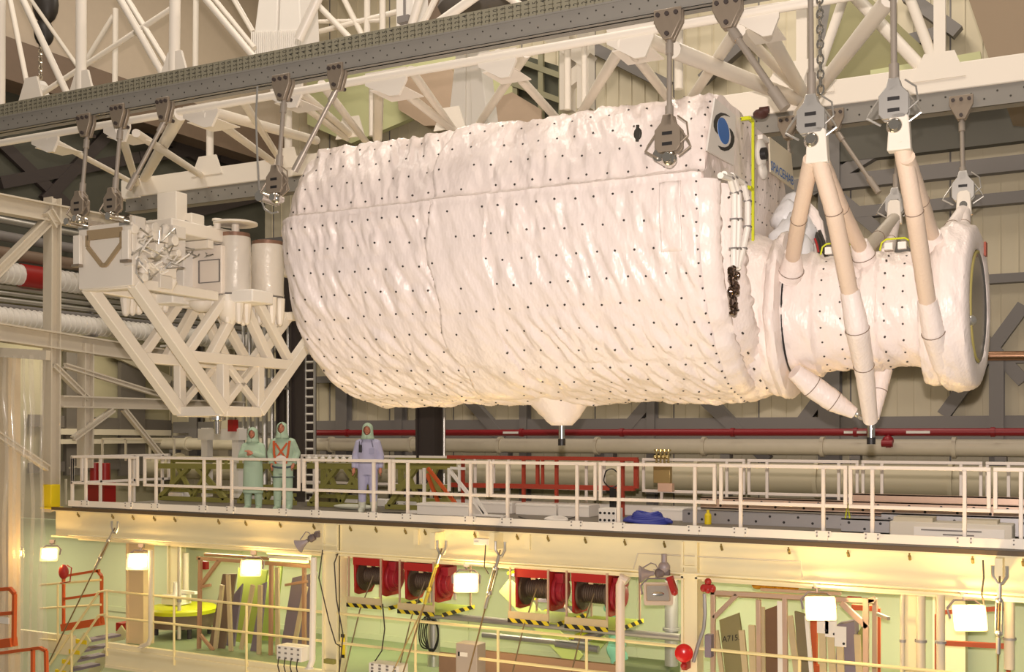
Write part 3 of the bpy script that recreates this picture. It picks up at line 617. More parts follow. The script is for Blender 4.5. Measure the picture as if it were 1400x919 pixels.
b = MB(); p = atz(1158, 728, 0); b.path([p+V(0,0,.02), p+V(-.03,.02,.22), p+V(.0,.05,.45), p+V(.03,.05,.25), p+V(.04,0,.02)], .012, 6); G(b, 'yellow_strap', hiviz, 'thin yellow strap looped over the end of the galvanised beam', 'strap')
# ================================================================== STRONGBACK (one welded frame)
YN, YNc, YFar = 11.3, 11.56, 16.05
t = T('strongback_truss', 'white tubular steel lifting frame with grey numbered beams, hanging across the top', 'lifting frame', (-7, 13.5, 5.9), hung=True); SB = t
zb = E+4.48; zt = zb+.40; x0, x1 = -17.5, .6
b = MB(True); b.box2((x0, YN-.10, zb), (x1, YN+.12, zb+.03)); b.box2((x0, YN-.02, zb), (x1, YN+.01, zb+.2)); b.box2((x0, YN-.10, zb), (x1, YN-.08, zb+.20)); b.box2((x0, YN-.11, zb+.19), (x1, YN+.13, zb+.21))
x = x0+.05; k = 0
while x < x1: b.tube((x, YN-.103, zb+(.07 if k%2 else .14)), (x, YN-.099, zb+(.07 if k%2 else .14)), .010, 8, mi=1); x += .1; k += 1
NB = P(b, 'channel_beam', [gbeam, ink], t)
b = MB(True); b.box2((x0, YN-.085, zb+.21), (x1, YN+.05, zt)); x = x0+.02
while x < x1: b.box2((x, YN-.091, zb+.22), (x+.008, YN-.083, zt-.01), mi=1); x += .1
P(b, 'number_strip', [obeam, mat('grad_line', '#6E6A56', .6)], NB)
# stencilled numbers, one every 10 cm, reading upwards
def glyph_mesh(txt, size=1.0):
    cu = bpy.data.curves.new('tx', 'FONT'); cu.body = txt; cu.size = size; cu.align_x = 'CENTER'; cu.align_y = 'CENTER'; cu.resolution_u = 2; cu.offset = .008*size
    o = bpy.data.objects.new('tx', cu); C.objects.link(o); dg = bpy.context.evaluated_depsgraph_get(); me = bpy.data.meshes.new_from_object(o.evaluated_get(dg))
    vs = [v.co.copy() for v in me.vertices]; fs = [tuple(p.vertices) for p in me.polygons]; bpy.data.objects.remove(o); bpy.data.curves.remove(cu); bpy.data.meshes.remove(me); return vs, fs
dig = {k: glyph_mesh(k, .096) for k in '0123456789'}
X218 = ah(704, 30, YN).x; b = MB(True)
for nn in range(188, 330):
    xx = X218-.1*(nn-218)
    if xx < x0+.1 or xx > x1-.1: continue
    for j, ch in enumerate(str(nn)):
        vs, fs = dig[ch]; b.add([V(xx-p.y, YN-.094, zb+.253+j*.052+p.x*.68) for p in vs], fs)
P(b, 'number_lettering', ink, NB, recalc=False)
# far beam: white box chord with grey perforated channel under it
xl = ah(172, 250, YFar).x
zc = E+4.62
b = MB(True); b.box2((xl, YFar-.13, zc), (x1+1.2, YFar+.13, zc+.36)); P(b, 'box_chord', white, t, bevel=.015)
b = MB(True); b.box2((xl+.1, YFar-.10, zc-.27), (x1+1.2, YFar-.08, zc)); b.box2((xl+.1, YFar-.12, zc-.27), (x1+1.2, YFar+.12, zc-.25)); x = xl+.2; k = 0
while x < x1+1: b.tube((x, YFar-.104, zc-(.08 if k%2 else .17)), (x, YFar-.098, zc-(.08 if k%2 else .17)), .014, 8, mi=1); x += .16; k += 1
FB = P(b, 'perforated_beam', [gbeam, ink], t)
b = MB(True); b.box2((xl-.05, YFar-.16, zc-.02), (xl+.5, YFar+.16, zc+.0)); P(b, 'end_plate', white, t)
# near chord tubes under the numbered beam
b = MB(True); b.tube((x0, YNc, E+4.44), (x1, YNc, E+4.44), .052, 14); P(b, 'tube_chord', white, t)
def tb(p, q, r, yp, yq): b = MB(True); b.tube(ah(*p, yp), ah(*q, yq), r, 12); P(b, 'truss_tube', white, t)
N_, F_, M_ = YNc, YFar, 13.8
for p, q, r, a, e in (
  ((111,-60),(111,140),.085,N_,N_), ((240,-60),(238,115),.085,N_,N_), ((2,-40),(1,150),.07,N_,N_), ((6,-40),(42,140),.05,M_,M_), ((22,-20),(95,135),.055,N_,N_), ((25,-25),(132,128),.045,F_,F_),
  ((36,142),(240,8),.05,M_,M_), ((158,-12),(226,108),.055,N_,N_), ((164,-18),(233,95),.05,M_,M_), ((155,22),(112,92),.055,F_,F_), ((158,12),(157,128),.06,F_,F_), ((268,-20),(267,115),.06,F_,F_),
  ((272,-12),(352,84),.05,N_,N_), ((290,-5),(348,66),.045,M_,M_), ((310,-18),(346,44),.055,F_,F_), ((443,-20),(408,54),.07,N_,N_), ((430,2),(488,62),.05,M_,M_), ((462,-18),(500,58),.055,F_,F_),
  ((502,-20),(502,60),.06,F_,F_), ((523,-20),(523,55),.05,M_,M_), ((577,-12),(563,34),.055,N_,N_), ((602,-15),(577,36),.05,M_,M_), ((655,-8),(590,38),.06,N_,N_), ((418,48),(560,12),.05,F_,F_), ((410,30),(520,28),.04,F_,F_), ((660,-30),(720,14),.06,M_,M_),
  ((68,190),(184,251),.05,N_,F_), ((164,178),(187,252),.07,N_,F_), ((186,182),(277,241),.065,N_,F_), ((247,156),(197,245),.095,N_,F_), ((285,158),(374,222),.065,N_,F_), ((285,152),(432,192),.085,N_,F_), ((332,138),(380,214),.06,N_,F_),
  ((287,158),(287,240),.075,F_,F_), ((394,125),(394,228),.075,F_,F_), ((406,122),(479,184),.065,N_,F_), ((405,138),(475,190),.05,N_,F_), ((440,115),(492,183),.06,N_,F_), ((508,105),(508,186),.05,F_,F_), ((518,106),(516,190),.09,M_,F_),
  ((540,116),(614,174),.065,N_,F_), ((562,96),(615,170),.06,N_,F_), ((720,72),(664,156),.065,N_,F_), ((681,74),(752,152),.065,N_,F_), ((852,60),(800,146),.075,N_,F_), ((862,68),(912,132),.065,N_,F_), ((874,48),(944,80),.085,N_,M_), ((920,68),(1060,124),.10,N_,F_),
  ((928,20),(928,122),.075,F_,F_), ((1008,40),(956,118),.075,N_,F_), ((1012,42),(1072,103),.065,N_,F_), ((1044,34),(1088,110),.09,N_,F_), ((1156,-10),(1114,112),.075,F_,F_), ((1216,-2),(1116,126),.095,N_,F_), ((1166,-8),(1264,97),.09,F_,F_), ((1243,-5),(1285,106),.075,F_,F_), ((799,60),(799,150),.05,F_,F_), ((776,58),(776,150),.06,F_,F_)):
    if e == F_ and a == N_ and p[0] > 420: q = (q[0]+(q[0]-p[0])*.25, q[1]+(q[1]-p[1])*.25)
    tb(p, q, r*.92, a, e)
for x in (1097, 1285): b = MB(True); b.bar(ah(x,-20,F_), ah(x,108,F_), .15, .12, up=(0,1,0)); P(b, 'box_post', white, t)
b = MB(True); b.bar(ah(930,5,YNc), ah(1040,-14,YNc), .1, .16); P(b, 'top_bar', white, t)
# gusset plates at the nodes
for x, y, w, h in ((62,190,.55,.28), (160,174,.5,.3), (275,153,.62,.3), (392,127,.5,.28), (528,108,.6,.3), (680,82,.5,.3), (862,50,.55,.34), (1038,22,.42,.3)):
    p = ah(x, y, YNc); b = MB(True); pts = [V(p.x-w/2,YNc-.02,p.z+h*.35), V(p.x+w/2,YNc-.02,p.z+h*.35), V(p.x+w/2,YNc-.02,p.z-.05), V(p.x+w*.32,YNc-.02,p.z-h*.75), V(p.x+w*.1,YNc-.02,p.z-h*.75), V(p.x-w*.5,YNc-.02,p.z-.05)]
    b.prism(pts, (0,.04,0)); b.box2((p.x-w*.4, YNc, p.z-h*.4), (p.x+w*.4, YNc+.5, p.z-h*.36)); g = P(b, 'gusset_plate', white, t)
for x, y, w in ((282,232,.75), (390,222,.6), (1088,108,.95), (1282,98,.7), (478,180,.6), (614,168,.6), (1116,118,.5)):
    p = ah(x, y, YFar-.15); b = MB(True); b.prism([V(p.x-w/2,YFar-.15,p.z-.1), V(p.x+w/2,YFar-.15,p.z-.1), V(p.x+w*.3,YFar-.15,p.z+.26), V(p.x-w*.25,YFar-.15,p.z+.26)], (0,.03,0)); P(b, 'gusset_plate', white, t)
for x, y in ((111,125),(238,100),(42,133)):
    p = ah(x, y, YNc-.05); b = MB(True); b.prism([p+V(-.3,0,-.1), p+V(.25,0,-.1), p+V(.12,0,.3), p+V(-.12,0,.3)], (0,.04,0)); P(b, 'gusset_plate', white, t)
# ================================================================== HANGERS
def hanger(px, top, hook, label, Yp=YN-.13, hookY=None, chain=False, sz=1.0, whitehook=False, bracket=True, rod=.028, hookon=True, rodmat=None):
    hookY = Yp if hookY is None else hookY
    a = ah(px, top, Yp); e = ah(*hook, hookY); t = T('lifting_rod', label, 'lifting rod', e, 'lifting rods', True)
    if bracket:
        b = MB(True); w = .15*sz; pts = [a+V(-w,0,.10), a+V(w,0,.10), a+V(w,0,-.03), a+V(.05,0,-.22), a+V(-.05,0,-.22), a+V(-w,0,-.03)]
        b.prism(pts, (0,.05,0)); b.prism([p+V(0,.08,0) for p in pts], (0,.05,0)); p = P(b, 'beam_bracket', shack, t, bevel=.008)
        for dx in (-.10*sz, 0, .10*sz): b = MB(True); b.tube(a+V(dx,-.025,.04), a+V(dx,.0,.04), .024, 10); P(b, 'bolt', dk, p)
        b = MB(True); b.tube(a+V(0,-.03,-.17), a+V(0,.22,-.17), .024, 10); P(b, 'bolt', dk, p)
        a = a+V(0,.08,-.17)
    d = (e-a); L = d.length; d.normalize()
    b = MB(True); b.tube(a, a+d*(L-.3), rod, 12); b.tube(a+d*(L*.62), a+d*(L*.80), rod*1.6, 12); b.tube(a+d*.08, a+d*.2, rod*1.5, 12); P(b, 'rod', rodmat or rodm, t)
    if chain:
        b = MB(True); k = 0; q = a.copy()
        while (q-a).length < L-.35:
            u = V(1,0,0) if k%2 else V(0,1,0); b.path([q+u*.03*math.cos(i*PI/5)+d*.05*math.sin(i*PI/5)+V(.09,0,0) for i in range(10)], .011, 6, closed=True); q = q+d*.075; k += 1
        P(b, 'chain', chrome, t)
    if hookon:
        m = alu if whitehook else shack
        b = MB(True); o = e
        for dy in (-.07, .03): b.prism([o+V(x*sz,dy,z*sz) for x, z in ((-.05,.36),(.05,.36),(.07,.28),(.14,.20),(.14,.02),(.10,-.03),(-.10,-.03),(-.14,.02),(-.14,.20),(-.07,.28))], (0,.035,0))
        b.box(o+V(0,-.02,.30*sz), .09*sz, .1, .12*sz); q = P(b, 'hook_body', m, t, bevel=.006)
        for z in (.05, .16): b = MB(True); b.box(o+V(0,-.072,z*sz), .11*sz, .01, .035*sz); P(b, 'slot', blk, q)
        b = MB(True); b.ball(o+V(.01,-.03,-.10*sz), .085*sz, .085*sz, .085*sz, 16, 10); b.tube(o+V(.01,-.12,-.10*sz), o+V(.01,.08,-.10*sz), .05*sz, 14); P(b, 'trunnion_ball', chrome, t)
        for sg in (-1, 1): b = MB(True); b.path([o+V(sg*.14*sz,-.02,.18*sz), o+V(sg*.22*sz,-.04,.06*sz), o+V(sg*.25*sz,-.05,.0), o+V(sg*.12*sz,-.04,-.08*sz)], .012, 6); P(b, 'release_handle', m, t)
        b = MB(True); b.path([o+V(.10*sz,-.03,.34*sz), o+V(.2*sz,-.03,.26*sz), o+V(.22*sz,-.04,.12*sz), o+V(.13*sz,-.04,.05*sz)], .010, 6); P(b, 'release_handle', m, t)
    return e
hanger(113, 165, (110, 292), 'lifting rod nearest the left edge, at the left end of the truss', sz=.85)
hanger(159, 152, (155, 288), 'second lifting rod from the left, upright, over the truss corner', sz=.85)
hanger(221, 143, (163, 283), 'slanting lifting rod that leans left down to the truss', hookon=False, sz=.75)
hanger(383, 112, (379, 262), 'upright lifting rod at the left top corner of the module', sz=.9)
hanger(457, 97, (388, 262), 'slanting lifting rod running down to the left top corner of the module', hookon=False, sz=.75)
hanger(912, 24, (915, 205), 'upright lifting rod in front of the module near the blue logo')
YT = 11.25
hanger(993, 8, (1094, 178), 'thick slanting lifting rod crossing above the logo corner', hookY=YT, hookon=False, rod=.036)
hanger(1108, -30, (1110, 180), 'upright lifting rod with chain over the front tripod of tunnel struts', Yp=YT, chain=True, whitehook=True, bracket=False, rod=.028)
hanger(1221, -30, (1223, 160), 'upright lifting rod second from the right, over the long front strut', Yp=YT, whitehook=True, bracket=False, rod=.03)
hanger(1140, 158, (1217, 286), 'slanting lifting rod behind the tunnel struts', Yp=YFar-.16, hookon=False, sz=.9)
hanger(1227, 135, (1224, 290), 'far lifting rod mostly hidden by the long front strut', Yp=YFar-.16, whitehook=True, sz=.9)
hanger(1314, 140, (1317, 272), 'upright lifting rod nearest the right edge', Yp=YFar-.16, whitehook=True)
hanger(1076, 168, (1079, 215), 'short thin lifting rod just above the module end', Yp=YFar-.16, hookon=False, sz=.9, rod=.015)
# ================================================================== MODULE
YC, ZC = 13.69, E+2.52
XL_, XR_ = -9.36, -3.60
t = T('cargo_module', 'huge white blanketed space cargo module hanging across the centre', 'module', (-6.4, YC, ZC-2.1), hung=True); MOD = t
def sec(ph):                                    # outline radius and position at angle ph (deg): 0 = near side, 90 = up, -90 = down
    a = math.radians(ph); r = 2.10
    if 8 < ph < 172:
        k = min(1, (ph-8)/3, (172-ph)/3); r = 2.10+(.045 if ph < 10 or ph > 170 else 0)-.085*k*k
    y, z = -r*math.cos(a), r*math.sin(a)
    H = 1.37
    if 30 < ph < 150 and z > H: sc = H/z; y, z = y*sc, H
    if 30 < ph < 150:                           # rounded ridge
        dd = abs(abs(y)-1.50); 
        if dd < .16: z -= .035*(1-dd/.16)
    return y, z
def vor(p, sc): 
    d, _ = noise.voronoi(p*sc); return d[1]-d[0]
SEAMS = (52, 26, 8.5, -8, -30, -52, -76, -100)
def wr(x, arc, ph, amp=1.0, big=1.0):
    """creases of the cloth: slanting facets, hung between rows of snaps"""
    band = sum(1 for q in SEAMS if ph > q); near_s = min(abs(ph-q) for q in SEAMS); fade = .35+.65*min(1, near_s/5.5)
    sl = x*.97+arc*.36+band*3.71
    p = V(sl*4.6+.5*noise.noise(V(x*2,arc*2,5)), arc*1.7, 1.3)
    f = vor(p, 1.0); g = vor(V(sl*9.5, arc*4.2+3, 8.1), 1.0)
    n1 = noise.noise(V(x*1.1, arc*1.3, 9))
    fold = abs(noise.noise(V(sl*6.0, arc*1.25, 2.2)))
    return amp*(fade if big == 1.0 else 1)*(.060*min(f, .7)+.026*min(g, .6)-.070*fold+.03*n1*big)
b = MB(True); NX, NP = 330, 300
vs = []; arcs = []
phs = [10+ (i/NP)*360-200 for i in range(NP)]          # -190 .. 170
phs = [-188+ i*360/NP for i in range(NP)]
xs = [XL_+(XR_-XL_)*i/NX for i in range(NX+1)]
def surf(x, ph, extra=0):
    y, z = sec(((ph+190) % 360)-190 if ph < -188 else ph)
    a = math.radians(ph); nrm = V(0, -math.cos(a), math.sin(a)); arc = math.radians(ph)*2.1
    near = 1 if -125 < ph < 60 else .4
    d = wr(x, arc, ph)*near
    e = (x-XL_); 
    if e < .35: d -= .16*(1-e/.35)**2                     # rounded left end
    e2 = XR_-x
    if e2 < .12: d -= .05*(1-e2/.12)**2
    # step between the two halves and the strap between
    xm = -6.62+.05*math.sin(ph*.2)
    if abs(x-xm) < .40 and ph > -75: d = d*.45+.028+.035*noise.noise(V(x*2.6, arc*1.9, 4))
    d += -.015 if x < xm-.38 else 0
    # sag of the shelf: bulging lip over the lower blanket
    if 1 < ph < 9: d += (.075 if x < -6.9 else .045)*math.sin((ph-1)/8*PI)*(.6+.4*noise.noise(V(x*1.7, 0, 3)))
    # horizontal seams
    for sp in (26, -8, -30, -52, -76):
        q = abs(ph-sp-2*noise.noise(V(x*.5, sp, 0)))
        if q < 1.0: d -= .012*(1-q)
    # keel fitting bulge
    return V(x, YC+y, ZC+z)+nrm*(d+extra)
for x in xs:
    for ph in phs: vs.append(surf(x, ph))
fs = []
for i in range(NX):
    for j in range(NP): fs.append((i*NP+j, i*NP+(j+1)%NP, (i+1)*NP+(j+1)%NP, (i+1)*NP+j))
fs.append(tuple(range(NP))); fs.append(tuple(NX*NP+j for j in range(NP-1, -1, -1)))
b.add(vs, fs)
# black snaps in staggered rows, part of the blanket
def snap(b, p, nrm, r=.0135):
    u, v = frames(nrm); n_ = 8
    b.add([p+(u*math.cos(2*PI*i/n_)+v*math.sin(2*PI*i/n_))*r+nrm*.006 for i in range(n_)]+[p+nrm*.010]+[p+(u*math.cos(2*PI*i/n_)+v*math.sin(2*PI*i/n_))*r-nrm*.02 for i in range(n_)], [(i, (i+1)%n_, n_) for i in range(n_)]+[(i, i+n_+1, (i+1)%n_+n_+1, (i+1)%n_) for i in range(n_)], 1)
row = 0
for ph in [46-8.3*k for k in range(21)]:
    x = XL_+.16+(.13 if row%2 else 0)
    while x < XR_-.08:
        if not (-6.98 < x < -6.25 and rnd.random() < .55):
            xx = x+rnd.uniform(-.02,.02); pp = ph+rnd.uniform(-.5,.5); p = surf(xx, pp); p2 = surf(xx+.02, pp); p3 = surf(xx, pp+.6); nn = (p3-p).cross(p2-p).normalized()
            if nn.y > 0: nn = -nn
            a = math.radians(pp); nn = V(0, -math.cos(a), math.sin(a)); snap(b, p, nn)
        x += .235
    row += 1
for ph in range(-150, 42, 4): p = surf(XR_-.05, ph); a = math.radians(ph); snap(b, p, V(0,-math.cos(a),math.sin(a)), .012)
P(b, 'blanket', [cloth, dotm], t, smooth=50, recalc=True)
# end wall with logo, lettering, hand rail and camera fitting
b = MB(True); prof = [sec(p) for p in phs]; n_ = len(prof); EX = XR_+.012
R_ = 14; vs = []; fs = []
for k in range(R_+1):
    q = 1-k/R_*.995
    for y, z in prof:
        yy, zz = y*q*.985, z*q*.985; vs.append(V(EX+.035*noise.noise(V(yy*2.2, zz*1.6, 7))+.02*noise.noise(V(yy*6, zz*5, 2))*(q < .97), YC+yy, ZC+zz))
for k in range(R_): fs += [(k*n_+j, k*n_+(j+1)%n_, (k+1)*n_+(j+1)%n_, (k+1)*n_+j) for j in range(n_)]
fs.append(tuple(R_*n_+j for j in range(n_))); b.add(vs, fs)
for ry in range(-8, 9):
    for rz in range(1, 7):
        y, z = ry*.2+(.1 if rz%2 else 0), rz*.21
        if y*y+z*z < 1.8**2 and z < 1.3 and not (y < -.7 and z > .45): snap(b, V(EX+.035*noise.noise(V(y*2.2, z*1.6, 7))+.02*noise.noise(V(y*6,z*5,2)), YC+y, ZC+z), V(1,0,0), .011)
P(b, 'end_wall', [cloth, dotm], t, smooth=60)
XD = EX+.075
def decal(name, pts, m, off=0, parent=None, n=0, label=None):
    b = MB(True); b.prism([ahx(x, y, XD+off) for x, y in pts], (-.02-off*.5,0,0)); return P(b, name, m, parent or t, label=label)
lg = decal('logo_panel', [(978,134),(1006,158),(1003,226),(967,206)], whitd)
ell = lambda cx, cy, rx, ry, tl, a0=0, a1=360, k=36: [(cx+rx*math.cos(math.radians(a0+(a1-a0)*i/k))*math.cos(tl)-ry*math.sin(math.radians(a0+(a1-a0)*i/k))*math.sin(tl), cy+rx*math.cos(math.radians(a0+(a1-a0)*i/k))*math.sin(tl)+ry*math.sin(math.radians(a0+(a1-a0)*i/k))*math.cos(tl)) for i in range(k+(a1-a0 < 360))]
decal('logo_disc', ell(989.6,179,7.2,18.6,-.17,0,360)[:36], blue, .006, lg)
def crescent(o0, o1): return o0+o1[::-1]
z4 = lambda pts: [(930+x/4.595, 100+y/4.595) for x, y in pts]
decal('logo_swoosh', z4([(314,274),(288,255),(256,248),(228,264),(213,300),(213,335),(222,362),(238,383),(232,350),(232,318),(240,292),(256,272),(280,264)]), blk, .006, lg)
decal('logo_swoosh', z4([(312,346),(330,368),(341,400),(340,432),(328,464),(306,484),(280,490),(256,480),(240,456),(262,464),(284,466),(304,458),(318,436),(323,402)]), blk, .006, lg)
sp = decal('name_panel', [(1052,187),(1082,210),(1086,259),(1054,235)], mat('name_panel_cloth', '#D9D0B8', .6))
vs, fs = glyph_mesh('SPACEHAB', 1.0); xs_ = [p.x for p in vs]; ys_ = [p.y for p in vs]; A, B, D = ahx(1054,232,XD+.012), ahx(1085,254,XD+.012), ahx(1054,219,XD+.012)
b = MB(True); b.add([V(XD+.012, A.y+(B.y-A.y)*(p.x-min(xs_))/(max(xs_)-min(xs_)), A.z+(B.z-A.z)*(p.x-min(xs_))/(max(xs_)-min(xs_))+(D.z-A.z)*(p.y-min(ys_))/(max(ys_)-min(ys_))) for p in vs], fs); P(b, 'name_lettering', blue, sp, recalc=False)
XH = EX+.12; b = MB(True); h0, h1 = ahx(1029.5,166,XH), ahx(1030.5,354,XH); h1.y = h0.y; b.bar(h0, h1, .03, .03, up=(1,0,0))
for f_ in (0, .5, 1): q = h0.lerp(h1, f_); b.bar(q+V(0,-.16,0), q, .035, .035); b.bar(q+V(0,-.16,0), q+V(-.12,-.16,0), .04, .04)
P(b, 'hand_rail', hiviz, t, label='yellow hand rail')
q = ahx(1040,210,XD); b = MB(True); b.ball(q, .06, .2, .19, 12, 8); b.ball(q+V(.02,.02,-.22), .05, .16, .1, 12, 8); b.bar(q+V(.03,-.15,.17), q+V(.03,.2,.2), .06, .05); cf = P(b, 'camera_fitting', whitd, t)
b = MB(True); b.tube(q+V(.03,-.1,-.03), q+V(.1,-.1,-.03), .075, 16); P(b, 'lens', blk, cf)
q = ahx(1040,156,XD-.1); b = MB(True); b.tube(q+V(0,-.05,.03), q+V(.12,-.05,.03), .045, 12); b.ball(q, .1, .12, .06, 12, 8); P(b, 'vent_fitting', mat('dark_red_cap', '#4A2A24', .5), t)
# lower end cover: rounded shoulder and cone
b = MB(True); rs = [(2.10,-.02),(2.09,.06),(2.05,.13),(1.99,.18),(1.93,.17),(1.90,.12),(1.87,.17),(1.80,.26),(1.72,.32),(1.62,.34),(1.53,.28),(1.46,.15),(1.42,.02)]
pl = [7-195*i/110 for i in range(111)]; vs = []
for r, dx in rs:
    for ph in pl:
        a = math.radians(ph); wv = wr(ph*.05+r, r*2.0, ph, .9, .6) if r < 2.05 else wr(XR_, a*2.1, ph)
        vs.append(V(XR_+dx+ (wv*1.0 if r < 2.09 else 0), YC-(r+ (wv if r > 2.0 else 0))*math.cos(a), ZC+(r+(wv if r > 2.0 else 0))*math.sin(a)))
W_ = len(pl); fs = [(k*W_+j, k*W_+j+1, (k+1)*W_+j+1, (k+1)*W_+j) for k in range(len(rs)-1) for j in range(W_-1)]
o0 = len(vs)
for j in (0, W_-1):                              # lids back to the wall
    a = math.radians(pl[j]); k0 = len(vs)
    for r, dx in rs: vs.append(V(XR_-.02, YC-r*math.cos(a), ZC+r*math.sin(a)))
    fs += [(k*W_+j, (k+1)*W_+j, k0+k+1, k0+k) for k in range(len(rs)-1)]
b.add(vs, fs)
for ph in range(-170, 4, 9):
    a = math.radians(ph); snap(b, V(XR_+.285, YC-1.99*math.cos(a), ZC+1.99*math.sin(a)), V(.6,-math.cos(a)*.7,math.sin(a)*.7), .012)
P(b, 'end_cover', [cloth, dotm], t, smooth=60)
# patch, trunnion pad and fastener on the upper side
def patch(name, x0, x1, a0, a1, off, m, n=14, par=None):
    b = MB(True); vs = []
    for i in range(n+1):
        for j in range(n+1): vs.append(surf(x0+(x1-x0)*i/n, a0+(a1-a0)*j/n, off))
    k = n+1; b.add(vs, [(i*k+j, (i+1)*k+j, (i+1)*k+j+1, i*k+j+1) for i in range(n) for j in range(n)])
    o = P(b, name, m, par or t, smooth=60); q = o.modifiers.new('thick', 'SOLIDIFY'); q.thickness = .012; return o
xa = ah(905,240,11.6).x; patch('trunnion_flap', xa-.02, xa+.22, -14, 6.5, .018, cloth)
q = ah(872,183,11.75); nb = MB(True); nb.ball(q, .05, .035, .07, 10, 6); nb.bar(q+V(0,-.02,-.09), q+V(.01,-.03,.09), .03); P(nb, 'dark_latch', ink, t)
for nm, px, py, m in (('trunnion_pin', 916, 222, chrome), ('trunnion_pin', 379, 275, chrome)):
    q = ah(px, py, 11.5); b = MB(True); b.tube(q, q+V(0,-.36,0), .07, 16); P(b, nm, m, t)
b = MB(True); q = ah(768,578,YC); kx = q.x
pts = [(kx-.42,ZC-2.05),(kx+.38,ZC-2.05),(kx+.10,ZC-2.37),(kx-.16,ZC-2.37)]
vs = []
for k in range(9):
    f_ = k/8; hw_ = .44*(1-f_)**.9+.12*f_; z = ZC-1.95-.44*f_; sg = .55*(1-f_)+.13*f_
    for i in range(20): a = 2*PI*i/20; w_ = 1+.10*noise.noise(V(i*.7, k*.6, 4)); vs.append(V(kx-.05*(1-f_)+hw_*1.15*math.cos(a)*w_, YC+sg*math.sin(a)*w_, z))
b.add(vs, [(k*20+i, k*20+(i+1)%20, (k+1)*20+(i+1)%20, (k+1)*20+i) for k in range(8) for i in range(20)]+[tuple(range(160,180))]); P(b, 'keel_cover', cloth, t, smooth=50)
b = MB(True); b.tube((kx,YC,ZC-2.36), (kx,YC,ZC-2.58), .042, 16); P(b, 'keel_pin', chrome, t)
b = MB(True); b.tube((kx,YC,ZC-2.57), (kx,YC,ZC-2.66), .05, 16); P(b, 'keel_pin_tip', blk, t)
# hose bundle with chain
for k, px in enumerate(([(990,238),(1003,243),(1009,262),(1010,300),(1008,340),(1006,366)], [(1000,240),(1016,250),(1022,275),(1022,310),(1016,340),(1009,366)], [(985,240),(998,244),(1004,264),(1004,300),(1003,340),(1003,366)])):
    b = MB(True); b.path([ahx(x, y, XR_+.40) for x, y in px], .034, 8); h_ = P(b, 'hose', whitd, t)
    b = MB(True)
    for i in range(1, len(px)-1): q = ahx(*px[i], XR_+.40); b = MB(True); b.box(q, .08, .08, .018); P(b, 'hose_band', dgrey, h_)
b = MB(True)
for k in range(34): q = ahx(1003+rnd.uniform(-4.5,4.5), 367+k*1.85, XR_+.40); b.ball(q, rnd.uniform(.02,.045), rnd.uniform(.03,.06), rnd.uniform(.02,.05), 8, 6)
P(b, 'connector_cluster', mat('dark_chrome', '#6A5A50', .2, 1), t)
# ================================================================== TUNNEL
ZT = E+1.46
t = T('tunnel', 'white blanketed tunnel with open round mouth, right of the module', 'tunnel', (-2.2, YC, ZT-.9), hung=True); TUN = t
def ringsurf(name, prof, m, amp, parent=None, n=120, snaps=(), ez=0, dense=10):
    pr = []
    for (x0, r0), (x1, r1) in zip(prof, prof[1:]):
        k = max(1, int(dense*abs(x1-x0)/.3)+1)
        pr += [(x0+(x1-x0)*i/k, r0+(r1-r0)*i/k) for i in range(k)]
    pr.append(prof[-1]); b = MB(True); vs = []
    def pos(x, r, a):
        d = amp*(wr(x*1.3, a*1.4*r, 0, 1.0, .7)+.02*noise.noise(V(x*5, math.cos(a)*2.5, math.sin(a)*2.5)))
        return V(x, YC-(r+d)*math.cos(a), ZT+ez+(r+d)*math.sin(a))
    for x, r in pr:
        for i in range(n):
            vs.append(pos(x, r, 2*PI*i/n-PI))
    b.add(vs, [(k*n+i, k*n+(i+1)%n, (k+1)*n+(i+1)%n, (k+1)*n+i) for k in range(len(pr)-1) for i in range(n)])
    for x, r, a0 in snaps:
        for k in range(12): a = math.radians(a0+k*16-115); snap(b, pos(x, r, a), V(0,-math.cos(a),math.sin(a)), .012)
    return P(b, name, m, parent or t, smooth=55)
X2 = lambda px, r: ah(px, 425, YC-r).x
ringsurf('adapter_ring', [(XR_+.0,.95),(XR_+.1,1.0),(XR_+.3,.92),(XR_+.36,.86),(XR_+.40,.98),(XR_+.47,1.02),(XR_+.52,1.0),(XR_+.54,.80)], cloth2, .8)
ringsurf('collar', [(-3.40,.66),(-3.38,.80),(-3.33,.88),(-3.25,.92),(-3.16,.91),(-3.08,.86),(-3.06,.66)], cloth2, .7, ez=-.06)
b = MB(True); b.path([V(-3.05, YC-.745*math.cos(a), ZT-.0+.745*math.sin(a)) for a in [i*2*PI/60 for i in range(60)]], .012, 6, closed=True); P(b, 'seam_ring', blk, t)
ringsurf('tunnel_tube', [(-3.1,.74),(-3.0,.745),(-2.86,.73),(-2.74,.74),(-2.70,.685),(-2.4,.67),(-2.2,.67),(-2.18,.70),(-2.02,.70),(-2.0,.67),(-1.8,.67),(-1.5,.665),(-1.36,.68)], [cloth2, dotm], .55, snaps=((-2.62,.68,0),(-2.40,.67,8),(-2.24,.68,0),(-1.92,.68,4),(-1.72,.67,0),(-1.52,.67,8)))
ringsurf('end_collar', [(-1.56,.68),(-1.54,.82),(-1.47,.86),(-1.38,.84),(-1.35,.74)], cloth2, .6, ez=-.04)
R4 = Matrix.Rotation(math.radians(-4.5), 3, 'Z'); PV = V(-1.3, YC, ZT); XF = lambda p: R4 @ (p-PV)+PV      # the mouth is turned a little outwards
ringsurf('mouth_rim', [(-1.40,.66),(-1.38,.84),(-1.32,.93),(-1.22,.97),(-1.10,.95),(-1.00,.90),(-.97,.82),(-.965,.70),(-.98,.645),(-1.08,.64)], cloth2, .5)
